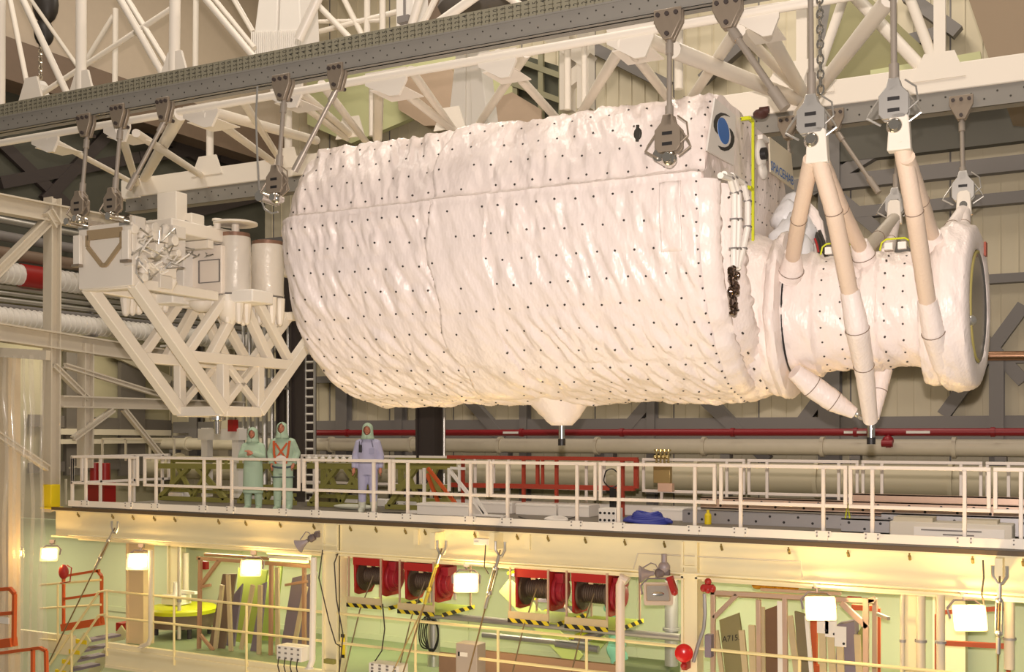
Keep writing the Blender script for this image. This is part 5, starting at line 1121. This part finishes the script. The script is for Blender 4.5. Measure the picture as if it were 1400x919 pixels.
# fluorescent fittings in the bay
for k, (px, py, lab, L) in enumerate(((1075,799,'yellow glowing tube light above the right rack of boards',1.0), (395,757,'yellow glowing tube light above the left rack of sheets',1.1), (395,766,'second tube light above the left rack, below the first',1.0))):
    p = at(px, py, 16.9+.5*(k == 2)); t = T('tube_light', lab, 'light', p, 'bay tube lights'); b = MB(); b.box(p+V(0,.02,.05), L, .16, .06); P(b, 'fitting', whitd, t); b = MB(); b.box(p+V(0,0,-.01), L*.95, .1, .05); P(b, 'diffuser', tubeglow, t, bevel=.01)
for x in (-24.5, -21, -17, -13.5, -10, -6.5, -3): light('bay_tube_and_fill', 'AREA', (x, 18.0, -.80), 42, (1,.88,.58), 1.6, sy=.3)  # area lights without fittings; the leftmost are added to brighten the bay wall
# loudspeakers
def speaker(px, py, label, flip):
    p = at(px, py, YF-.2); t = T('horn_speaker', label, 'loudspeaker', p-V(0,0,.2), 'horn loudspeakers')
    ax = V(-.75,-.35,-.5) if not flip else V(-.8,-.5,-.05)
    b = MB(); b.lathe([(0,.035),(.05,.04),(.13,.075),(.21,.13),(.22,.135),(.21,.12),(.13,.06),(.06,.02)], p, ax, 24); P(b, 'horn', horn, t)
    b = MB(); b.lathe([(-.14,.035),(-.13,.065),(-.03,.07),(0,.04)], p-ax.normalized()*.015, ax, 18); b.box(p-ax.normalized()*.2, .1, .08, .09); P(b, 'driver', mat('speaker_dark', '#6A5E5E', .5), t, bevel=.01)
    b = MB(); q = p-ax.normalized()*.1; b.path([q+V(0,.02,0), q+V(0,.1,.1), q+V(0,.2,.1)], .02, 6); b.path([p+ax.normalized()*.17+V(0,0,.10), p+V(-.05,0,.16), p+V(.03,0,.14), q], .009, 6); P(b, 'bracket', horn, t)
speaker(421, 739, 'horn loudspeaker on the girder over the left rack', False); speaker(894, 784, 'horn loudspeaker on the girder above the unlit floodlight', True)
b = MB(); q = at(908,768,YF-.1); b.tube(q+V(0,0,-.02), q+V(0,0,.12), .045, 14); b.ball(q+V(0,0,-.09), .095, .09, .095, 16, 10); G(b, 'grey_siren', horn, 'round grey siren on the girder beside the right loudspeaker', 'siren')
# ------------------------------------------------------------------ winches
def make_winch(label):
    t = T('winch', label, 'winch', (0,0,0), 'red winches')
    for x in (-.40, .22):
        b = MB(); pts = [V(x,.0,-.30),V(x,-.02,.34),V(x,.62,.34),V(x,.62,-.20),V(x,.5,-.34),V(x,.1,-.34)]
        b.prism(pts, (.045,0,0)); P(b, 'side_plate', red, t, bevel=.006)
    b = MB(); b.box2((-.40,-.03,.30), (.27,.6,.36)); b.box2((-.40,-.035,.22), (.27,-.01,.36)); P(b, 'top_plate', red, t)
    b = MB(); pr = [(-.34,.05),(-.34,.29),(-.30,.29),(-.29,.155)]+[(-.28+.02*i, .155+(.012 if i%2 else 0)) for i in range(22)]+[(.17,.155),(.18,.29),(.21,.29),(.21,.05)]
    b.lathe(pr, (0,.28,0), (1,0,0), 36); P(b, 'rope_drum', drumm, t)
    b = MB(); b.tube((.27,.28,0), (.42,.28,0), .20, 20); b.tube((.27,.28,0), (.33,.28,0), .27, 20); b.box((.36,.28,.22), .16, .3, .16); b.ball((.42,.28,0), .04, .17, .17, 12, 8); P(b, 'motor', mat('winch_motor_red', '#9A2430', .4), t, bevel=.01)
    b = MB(); b.box2((-.48,-.10,-.52), (.46,1.0,-.50)); P(b, 'tray_floor', grn, t)
    b = MB(); b.box2((-.48,-.12,-.52), (.30,-.10,-.36)); P(b, 'tray_front', wood, t)
    b = MB(); b.box2((-.48,-.13,-.55), (.30,-.105,-.48)); b.box2((.45,-.10,-.55), (.47,1.0,-.48)); P(b, 'hazard_edge', hazard, t)
    for x, y in ((.28,-.10), (-.46,-.08), (.44,.9), (-.46,.9)): b = MB(); b.box2((x-.015,y-.015,-.5), (x+.015,y+.015,.50)); P(b, 'hanger_strap', pinkb, t)
    b = MB(); b.path([V(-.05,.12,.02), V(-.16,-.15,-.6), V(-.62,-.32,-2.6)], .012, 6); P(b, 'wire_rope', mat('rope_brown', '#7A6848', .5), t)
    b = MB(); b.box((-.05,-.0,.24), .08, .04, .10); P(b, 'rope_guide', wood, t)
    return t
spots = [at(508,790,YF+.22), at(579,798,YF+.22), at(733,808,YF+.22), at(812,815,YF+.22)]
labs = ['red winch farthest left, next to the cream column', 'second red winch from the left, behind the wire stay', 'third red winch from the left, before the green stair', 'red winch farthest right, beside the white pipe']
w0 = make_winch(labs[0]); zc = sum(p.z for p in spots)/4
w0.location = spots[0]; WO[w0.name] = Vector(spots[0])
for p, l in zip(spots[1:], labs[1:]): dup(w0, p, l)
# ------------------------------------------------------------------ wire stays with turnbuckles
def stay(pts, label, m=alu, twin=False):
    q = [at(x, y, YF-.25) for x, y in pts]; t = T('turnbuckle_stay', label, 'wire stay', q[-1], 'turnbuckle stays')
    b = MB(); b.tube(q[0], q[-1], .014, 8); P(b, 'wire', mat('stay_wire', '#8A7450', .4, .3), t)
    d = (q[-1]-q[0]).normalized(); u, v = frames(d)
    b = MB(); b.path([q[0]+V(.09,0,.14), q[0]+V(.09,0,0), q[0]+V(.03,0,-.1), q[0]+V(-.03,0,-.1), q[0]+V(-.09,0,0), q[0]+V(-.09,0,.14)], .024, 8); b.tube(q[0]+d*.1, q[0]+d*.3, .03, 10); P(b, 'shackle', alu, t)
    b = MB(); a = q[0]+d*.32
    for k in (-1,1): b.tube(a+u*.035*k, a+u*.035*k+d*.45, .014, 8)
    for f_ in (0,.45): b.tube(a+d*f_-u*.05, a+d*f_+u*.05, .022, 8); b.ball(a+d*f_, .045)
    b.tube(a+d*.5, a+d*.72, .03, 10); P(b, 'turnbuckle', mat('turnbuckle_yellow', '#C9B84A', .4, .3) if twin else alu, t)
    if twin: b = MB(); b.tube(a+d*.75, at(*twin, YF-.25), .012, 6); P(b, 'second_wire', mat('stay_wire2', '#A08A58', .4, .3), t)
stay([(157,722),(67,905)], 'wire stay with grey sleeve slanting down at the far left'); stay([(604,750),(548,930)], 'wire stay slanting past the second winch', twin=(532,930)); stay([(684,752),(638,930)], 'wire stay right of the middle floodlight'); stay([(1367,788),(1364,925)], 'upright wire stay at the right, beside the right floodlight')
b = MB(); p = at(157,722,YF-.2)
for k, (px, py, lab) in enumerate(((604,738,'small cream lug above the wire stay by the second winch'), (684,738,'small cream lug above the wire stay by the middle floodlight'), (1368,775,'small cream lug above the upright wire stay at the right'), (570,734,'small blank cream plate on the girder'), (722,740,'blank cream strip on the girder above the third winch'))):
    q = at(px, py, YF+.08); b = MB(); b.box2((q.x-.05,YF-.22 if k in (0,1,2) else YF+.04,q.z-.14), (q.x+.05,YF+.11,q.z+.14)); G(b, 'lug_plate', girder, lab, 'plate')
# ------------------------------------------------------------------ boxes, signs and signals
def dbox(name, px0, py0, px1, py1, Y, d, m, label, cat, extra=None):
    a, e = at(px0,py0,Y), at(px1,py1,Y); t = T(name, label, cat, ((a.x+e.x)/2, Y, e.z)); b = MB(); b.box2((a.x,Y,e.z), (e.x,Y+d,a.z)); P(b, 'housing', m, t, bevel=.012)
    if extra: extra(t, a, e, Y)
    return t
def sockets(t, a, e, Y):
    for i in range(4):
        for j in range(3): b = MB(); q = V(a.x+(e.x-a.x)*(i+.5)/4, Y, e.z+(a.z-e.z)*(j+.5)/3); b.box(q, .05, .02, .03); P(b, 'socket', dgrey, t)
    b = MB()
    for i in range(4): q = V(a.x+(e.x-a.x)*(i+.5)/4, Y-.02, e.z); b.path([q+V(0,0,.05), q+V(0,-.03,-.1), q+V(.02,0,-.25)], .012, 6)
    P(b, 'lead', dk, t)
dbox('control_box', 378, 882, 412, 906, YF-.25, .3, whitd, 'white socket box on the rail at the foot of the left rack', 'box', sockets)
dbox('control_box', 504, 906, 545, 925, YF-.25, .3, whitd, 'white socket box at the bottom edge below the winches', 'box', sockets)
dbox('switch_cabinet', 623, 879, 652, 925, YF-.1, .3, mat('cabinet_grey', '#B0A498', .5), 'grey switch cabinet at the bottom edge with a white label', 'cabinet', lambda t, a, e, Y: P(MB().box2((a.x+.08,Y-.01,a.z-.22),(a.x+.24,Y,a.z-.15)), 'label_plate', whitd, t) and P(MB().box2((a.x+.05,Y-.012,a.z-.22),(a.x+.09,Y-.002,a.z-.15)), 'label_mark', blk, t))
dbox('exit_sign_box', 647, 736, 668, 746, YF-.08, .12, whitd, 'small white box with dark print on the girder', 'box', lambda t, a, e, Y: P(MB().box2((a.x+.02,Y-.008,e.z+.05),(a.x+.11,Y,a.z-.06)), 'print', ink, t))
dbox('yellow_sign', 458, 866, 471, 900, YF+.1, .03, yel, 'yellow plate with black bars on the cream column', 'sign', lambda t, a, e, Y: P(MB().box2((a.x,Y-.01,a.z-.06),(e.x,Y,a.z)), 'black_bar', blk, t) and P(MB().box2((a.x,Y-.01,e.z),(e.x,Y,e.z+.06)), 'black_bar', blk, t))
dbox('small_box', 442, 901, 456, 909, YF-.1, .1, olive, 'small olive box low on the cream column', 'box')
dbox('grey_box', 963, 868, 972, 900, YF-.05, .15, pur, 'grey mauve box right of the column with the red bell', 'box')
q = at(935,893,YF-.2); t = T('alarm_bell', 'round red alarm bell on the right cream column', 'bell', q-V(0,0,.2)); b = MB(); ax = V(.35,-.93,.05); b.lathe([(-.02,.14),(.03,.14),(.06,.12),(.08,.08),(.09,.01)], q, ax, 32); P(b, 'dome', mat('bell_red', '#D02020', .25), t)
b = MB(); b.box(q+V(0,.10,-.2), .08, .2, .12); b.ball(q+V(0,0,-.2), .055, .055, .05); P(b, 'call_point', red, t)
b = MB(); q = at(968,802,YF-.15)
for dx, dz in ((0,.07), (-.07,-.03), (0,-.05), (.07,-.03)): b.ball(q+V(dx,0,dz), .055, .055, .06, 12, 8)
b.box(q, .15, .1, .06); G(b, 'red_beacon', red, 'cluster of red beacon lamps under the girder right of the cream column', 'beacon')
b = MB(); q = at(918,800,YF-.1); b.bar(q+V(-.03,0,.13), q+V(.05,0,-.1), .09, .09); b.ball(q+V(.05,0,-.11), .055); G(b, 'red_horn', red, 'red signal horn behind the unlit floodlight', 'horn')
b = MB(); b.path([at(x, y, YF-.12) for x, y in ((963,812),(964,840),(962,860),(955,880),(948,905))], .03, 8); G(b, 'flexible_conduit', greyb, 'grey flexible conduit curving down the right cream column', 'conduit')
for k, (pts, lab) in enumerate(((((441,752),(436,790),(450,850),(459,880),(467,885)),'black cable hanging down the left face of the cream column'), (((462,757),(457,770),(460,820),(469,868),(466,900),(463,925)),'black cable hanging down the right face of the cream column'), (((523,826),(526,860),(522,890),(512,905)),'black cable below the first winch'), (((664,745),(662,775),(668,785)),'thin dark cable below the small white box'), (((1344,766),(1345,790),(1342,812),(1346,828)),'thin cable above the right floodlight'))):
    b = MB(); b.path([at(x, y, YF-.1) for x, y in pts], .012, 6); G(b, 'hanging_cable', dk, lab, 'cable')
b = MB(); q = at(586,867,17.6)
for k in range(5): b.path([q+V(.22*math.cos(a)*(1-.1*k), .03*k, .32*math.sin(a)+.04*math.sin(3*a+k)) for a in [i*PI/12 for i in range(24)]], .014, 6, closed=True)
G(b, 'cable_coil', blk, 'black cable coil hanging on the pipe behind the middle railing', 'cable')
b = MB(); q = at(593,850,17.9); b.tube(V(q.x,17.9,ZL), V(q.x,17.9,-1.2), .12, 14); G(b, 'grey_pipe', alu, 'grey pipe behind the black cable coil', 'pipe')
# grey cable tray and pipes across the bay floor behind the rail
for k, (x0,y0,x1,y1,Y,r,lab) in enumerate(((590,841,930,872,17.3,.06,'grey handrail pipe behind the cream railing of the bay'), (660,868,800,882,17.6,.05,'grey pipe lying low behind the middle railing'), (760,880,818,888,17.4,.06,'slanted grey pipe end under the third winch'))):
    b = MB(); b.tube(at(x0,y0,Y), at(x1,y1,Y), r, 10); G(b, 'grey_pipe', greyb, lab, 'pipe')
# green stair going up behind the third winch
t = T('green_stair', 'pale green stair with yellow treads behind the third winch', 'stair', at(740,900,18.6))
b = MB(); a, e = at(690,800,18.3), at(790,905,18.3); b.bar(a, e, .34, .05, up=(0,1,0)); P(b, 'stringer', mat('stair_green', '#CBDA86', .5), t)
b = MB(); b.bar(a+V(.1,.9,.15), e+V(.1,.9,.15), .3, .05, up=(0,1,0)); P(b, 'stringer', mat('stair_green', '#CBDA86', .5), t)
for k in range(6): b = MB(); q = a.lerp(e, .02+.17*k)+V(.2,.45,.22); b.box(q, .30, .85, .05); P(b, 'tread', pur, t); b = MB(); b.box(q+V(-.14,0,.03), .10, .86, .05); P(b, 'nosing', hiviz, t)
b = MB(); b.tube(a+V(.05,-.05,.75), e+V(.05,-.05,.75), .03, 8); P(b, 'hand_rail', offw, t)
# pale green covered object, dark trunk, blue bag
b = MB(); q = at(839,850,18.7)
for k in range(5): n0 = len(b.v); b.ball(q+V(.05*(k%2)+.03*k-.06, 0, .42-.25*k), .14, .14, .28, 16, 10); 
for i in range(len(b.v)): p_ = b.v[i]; b.v[i] = p_+V(1,.6,0)*.1*noise.noise(p_*5)
G(b, 'teal_wrap', mat('teal_film', '#8FD0B8', .3, bump=.4, bs=12), 'pale teal plastic wrap hanging beside the fourth winch', 'wrap')
b = MB(); q = at(884,903,18.8); n0 = 0; b.box((q.x,18.8,ZL+.16), 1.1, .6, .32); G(b, 'storage_chest', mat('trunk_green', '#6E7858', .6), 'dark green chest on the bay floor below the unlit floodlight', 'chest', bevel=.06)
b = MB(); q = at(750,915,16.9); b.box2((at(640,905,16.9).x,16.9,ZL), (at(850,905,16.9).x,17.0,at(750,900,16.9).z)); G(b, 'brown_board', mat('brown_board', '#B08C6C', .6, var=.08), 'brown board behind the middle railing at the bottom edge', 'board')
b = MB(); b.box2((at(600,905,16.95).x,16.95,ZL), (at(636,905,16.95).x,17.0,at(610,893,16.95).z)); G(b, 'brown_board', mat('brown_board2', '#A8866A', .6, var=.08), 'short brown board left of the grey switch cabinet', 'board')
# turntable with yellow cover at the left of the bay
q = at(250,835,18.0); t = T('covered_table', 'round table under a bright yellow green cover at the left of the bay', 'table', (q.x,18.0,ZL))
b = MB(); b.lathe([(-.02,.75),(.06,.75),(.10,.7),(.12,.05)], q, (0,0,1), 28); P(b, 'cover', hiviz, t)
b = MB(); b.lathe([(-.32,.66),(-.02,.70)], q, (0,0,1), 28); P(b, 'apron', brn, t)
for dx, dy in ((-.5,-.3),(.5,-.3),(-.4,.4),(.4,.4)): b = MB(); b.tube((q.x+dx,18+dy,ZL), (q.x+dx,18+dy,q.z-.3), .05, 10); P(b, 'leg', dk, t)
b = MB(); b.box(q+V(-.2,0,.24), .5, .4, .2); b.tube(q+V(-.2,0,.3), q+V(-.2,0,.62), .07, 12); b.box(q+V(0,.1,.4), .6, .1, .06); G(b, 'fixture', whitd, 'white fixture standing on the yellow green cover', 'fixture')
# ------------------------------------------------------------------ racks with leaning sheets
def rack(label, Y, depth, bars, m=pinkb):
    t = T('storage_rack', label, 'rack', at(*bars[0][2], Y))
    for nm, p, q, w, dy in bars: b = MB(); b.bar(at(*p,Y+dy), at(*q,Y+dy), w, w); P(b, nm, m, t, bevel=.006)
    return t
rack('brown steel rack holding leaning sheets at the left', 17.0, 1, [('post',(274,762),(272,892),.07,0), ('post',(371,770),(370,900),.07,.2), ('post',(416,772),(416,905),.07,.1), ('top_beam',(270,763),(430,775),.07,0), ('brace',(300,766),(275,800),.07,0), ('rail',(273,803),(288,800),.06,0), ('brace',(274,868),(292,890),.06,0), ('top_beam',(280,758),(430,768),.06,.9), ('cross_member',(390,800),(420,795),.05,0)], mat('rack_brown', '#B08A6A', .5))
def sheet(name, px, Y, d, m, label, cat='sheet', group=None, lean=.25):
    b = MB(); pts = [at(*q, Y) for q in px]; zz = min(p.z for p in pts); pts = [p+V(0, lean*(p.z-zz)/1.5, 0) for p in pts]; b.prism(pts, (0,d,0)); return G(b, name, m, label, cat, group, bevel=.006)
sheet('leaning_sheet', [(291,787),(309,787),(304,900),(283,890)], 17.2, .05, brn, 'brown sheet leaning in the left rack, first from the left')
sheet('leaning_sheet', [(306,820),(320,800),(318,895),(298,892)], 17.5, .05, pur, 'mauve sheet leaning behind the brown one in the left rack')
sheet('leaning_sheet', [(312,778),(352,782),(346,895),(318,895)], 17.9, .05, grn, 'large yellow green sheet in the left rack')
sheet('leaning_sheet', [(347,800),(352,798),(352,900),(340,900)], 17.3, .05, pur, 'narrow mauve sheet beside the third floodlight')
sheet('leaning_sheet', [(352,790),(372,772),(372,895),(354,895)], 18.3, .05, mat('green_sheet_dark', '#A7B85C', .5), 'pale green sheet deep in the left rack')
sheet('leaning_sheet', [(388,792),(420,785),(420,895),(382,895)], 17.4, .05, pur, 'wide mauve sheet at the right of the left rack')
for k, (p, q, Y, lab) in enumerate((((312,786),(316,890),17.1,'wooden stick leaning left of the big yellow green sheet'), ((346,800),(330,888),17.1,'wooden stick leaning under the third floodlight'), ((418,802),(402,885),17.2,'wooden stick leaning across the wide mauve sheet'), ((304,800),(294,890),17.15,'wooden stick leaning on the brown sheet'), ((356,800),(354,895),17.15,'upright wooden stick beside the third floodlight'), ((379,776),(380,895),17.2,'upright wooden stick at the left of the wide mauve sheet'))):
    b = MB(); b.bar(at(*p,Y), at(*q,Y), .09, .05); G(b, 'wooden_stick', wood, lab, 'stick', 'sticks in the left rack')
rack('pale steel rack holding boards at the right', 16.8, 1, [('post',(975,808),(975,925),.07,0), ('post',(1037,820),(1038,925),.07,0), ('post',(1073,818),(1074,925),.07,0), ('post',(1184,818),(1184,925),.08,0), ('post',(1196,818),(1196,925),.07,.8), ('top_beam',(972,810),(1196,822),.07,0), ('top_beam',(972,813),(1198,823),.06,.8), ('end_beam',(1183,824),(1197,818),.07,0), ('brace',(976,845),(1008,813),.07,0), ('brace',(1150,824),(1186,858),.08,0), ('upper_beam',(1040,806),(1150,812),.05,.5)])
sheet('stencilled_board', [(983,848),(1010,838),(1022,925),(992,925)], 17.0, .06, mat('board_olive', '#8A8258', .6), 'olive board with black stencil in the right rack', 'board', lean=0)
vs, fs = glyph_mesh('A7155', .12); A = at(988,872,16.98); b = MB(); b.add([V(A.x+p.x*1.0+.15, 16.985, A.z-.0+p.y*1.1+p.x*.22) for p in vs], fs); g = build(b, 'stencil', ink, bpy.data.objects['stencilled_board'], recalc=False)
sheet('dark_board', [(1041,836),(1068,826),(1070,925),(1043,925)], 17.3, .08, mat('board_brown', '#7A5A42', .6, var=.15), 'dark brown board in the middle of the right rack', 'board', lean=0)
sheet('dark_board', [(1086,836),(1100,840),(1106,925),(1092,925)], 17.4, .08, mat('board_grey', '#7E7258', .6, var=.1), 'grey brown board left of the right rack floodlight', 'board', lean=0)
sheet('mauve_board', [(1144,854),(1168,850),(1172,925),(1142,925)], 17.2, .3, pur, 'mauve box board right of the rack floodlight', 'board', lean=0)
sheet('olive_board', [(1170,870),(1185,845),(1184,925),(1172,925)], 17.4, .06, mat('board_olive2', '#9A9A4C', .6), 'olive board at the right end of the right rack', 'board', lean=0)
for k, (p, q, Y, m, w, lab) in enumerate((((979,862),(988,925),16.9,wood,.07,'wooden slat left of the stencilled board'), ((1014,862),(1020,925),16.95,wood,.09,'wooden slat right of the stencilled board'), ((1028,855),(1030,925),16.95,wood,.1,'second wooden slat right of the stencilled board'), ((1041,830),(1042,925),16.9,wood,.1,'wooden slat at the left of the dark brown board'), ((1067,822),(1068,925),16.9,whitd,.09,'pale slat at the right of the dark brown board'), ((1080,842),(1090,925),16.95,wood,.09,'wooden slat before the grey brown board'), ((1103,842),(1110,925),16.95,whitd,.06,'thin white slat right of the grey brown board'), ((1124,850),(1126,925),16.9,wood,.1,'wooden slat right below the rack floodlight'), ((1135,855),(1139,925),16.9,wood,.1,'wooden slat with white tag below the rack floodlight'), ((1148,868),(1150,925),16.85,wood,.1,'wooden slat with white tag before the mauve board'), ((1172,868),(1175,925),16.95,wood,.09,'wooden slat at the right end of the right rack'))):
    a, e = at(*p,Y), at(*q,Y); t = T('wooden_batten', lab, 'batten', e, 'slats in the right rack'); b = MB(); b.bar(a, e, w, .05, up=(0,1,0)); P(b, 'slat', m, t)
    if k in (7,8,9): b = MB(); b.box(a+V(.02,-.04,-.02), .17, .015, .3); tg = P(b, 'white_tag', whitd, t); b = MB(); b.tube(a+V(.07,-.052,-.12), a+V(.07,-.04,-.12), .02, 10); P(b, 'tag_hole', blk, tg)
b = MB(); b.bar(at(1200,840,16.9), at(1215,846,16.7), .05); G(b, 'projecting_bar', alu, 'short bar sticking out to the right of the right rack', 'bar')
# ------------------------------------------------------------------ orange gates, left stair, right barrier
def og(label, Y, segs, m=orange, w=.055):
    t = T('orange_gate', label, 'gate', at(*segs[0][2], Y))
    for nm, p, q, k in segs: b = MB(); b.bar(at(*p,Y), at(*q,Y), w*k); P(b, nm, m, t)
og('orange gate with toe board beside the far left stay', 17.2, [('post',(87,790),(87,860),1), ('post',(139,788),(139,852),1), ('top_bar',(87,788),(136,780),1), ('top_bar',(133,780),(139,788),1), ('mid_bar',(88,819),(138,812),1), ('toe_board',(87,858),(139,850),3)])
og('orange gate at the left edge, upper one', 14.8, [('post',(20,812),(19,882),1), ('top_bar',(-30,808),(14,805),1), ('top_bar',(14,805),(20,812),1), ('mid_bar',(-30,842),(19,838),1), ('toe_board',(-30,884),(19,878),2.5)], w=.07)
og('orange gate at the bottom left corner', 14.2, [('post',(63,890),(64,940),1), ('post',(45,888),(45,940),1), ('top_bar',(-30,897),(55,886),1), ('top_bar',(55,886),(63,890),1)], w=.06)
og('orange barrier behind the right floodlight', 17.8, [('post',(1201,832),(1201,940),1), ('top_bar',(1165,830),(1200,832),1.4), ('post',(1281,840),(1281,940),1), ('top_bar',(1290,837),(1372,832),1.1), ('mid_bar',(1290,879),(1378,884),1.2), ('post',(1378,840),(1379,930),1)], w=.06)
og('orange upright beside the right rack boards', 17.6, [('post',(1113,842),(1113,940),1.4), ('mid_bar',(1113,915),(1122,916),2)], w=.07)
b = MB(); q = at(87,782,YF-.1); b.ball(q, .12, .1, .16, 12, 8); b.path([q+V(.1,0,.15), q+V(.25,0,.1), q+V(.2,0,-.2), q+V(-.1,0,-.25)], .014, 6); G(b, 'red_bag', red, 'red pouch with a dark cord hanging left of the orange gate', 'pouch')
t = T('stair_flight', 'stair with yellow nosings going down at the bottom left', 'stair', at(110,915,16.9))
for k in range(7):
    x, z = at(137,870,17).x-.22*k, -2.92-.24*k; b = MB(); b.box((x,17.0,z), .28, .9, .05); tr = P(b, 'tread', pur, t); b = MB(); b.box((x+.02,16.50,z+.0), .34, .06, .09); P(b, 'nosing', yel, tr)
for y in (16.5, 17.5): b = MB(); x = at(137,870,17).x; b.bar((x+.2,y,-2.80), (x-1.6,y,-4.7), .26, .04, up=(0,1,0)); P(b, 'stringer', mat('stair_cream', '#D3D3A0', .5), t)
for dz in (0, -.5): b = MB(); x = at(144,807,16.5).x; b.path([V(x+.1,16.46,-1.76+dz), V(x-.15,16.46,-1.80+dz), V(x-1.7,16.46,-3.5+dz)], .026, 8); P(b, 'hand_rail', yrail, t)
b = MB(); b.tube((x-1.0,16.46,-2.75), (x-1.0,16.46,-4.2), .026, 8); P(b, 'baluster', yrail, t)
yr('pipe_railing', 'cream pipe railing left of the stair, before the orange gate', [('top_rail',(55,800),(138,793)), ('mid_rail',(55,832),(138,827)), ('post',(79,800),(79,880)), ('foot_rail',(55,874),(79,876))], Y=16.9, group='left stair railing')
b = MB(); a = at(30,905,16.8); b.box2((at(40,872,17.0).x-1.5,17.0,-3.4), (at(112,872,17.0).x-.3,17.1,at(80,868,17.0).z)); G(b, 'landing_fascia', girder, 'pale fascia under the orange gate at the left', 'fascia')
q = at(305,776,17.0); b = MB(); b.box(at(280,773,17.1), .14, .1, .16); G(b, 'red_box', red, 'small red box in the corner of the left rack', 'box')
b = MB(); b.box2((at(168,865,17.8).x,17.6,ZL), (at(178,865,17.8).x,17.9,at(170,850,17.8).z)); G(b, 'red_case', red, 'red case on the bay floor left of the warm column', 'case')
b = MB(); b.lathe([(0,.08),(.42,.08),(.5,.03),(.56,.03)], V(at(204,870,17.0).x-.12,16.9,ZL), (0,0,1), 16); G(b, 'red_extinguisher', red, 'red cylinder standing right of the warm column foot', 'extinguisher')
t = dbox('red_sign', 1158, 815, 1178, 820, 17.0, .03, red, 'small red sign in the top of the right rack', 'sign')
for k in range(6):
    q = at(1046+9*(k%3)+60*(k > 2)*.5-10, 800+.5*k, 17.4); b = MB(); b.ball(q, .10, .1, .07, 12, 8); G(b, 'amber_lamp', mat('amber', '#C88A20', .15), ['amber lens under the girder, first from the left','amber lens under the girder, second from the left','amber lens under the girder, third from the left','amber lens under the girder, fourth from the left','amber lens under the girder, fifth from the left','amber lens under the girder, nearest the yellow tube light'][k], 'lamp', 'amber lenses')
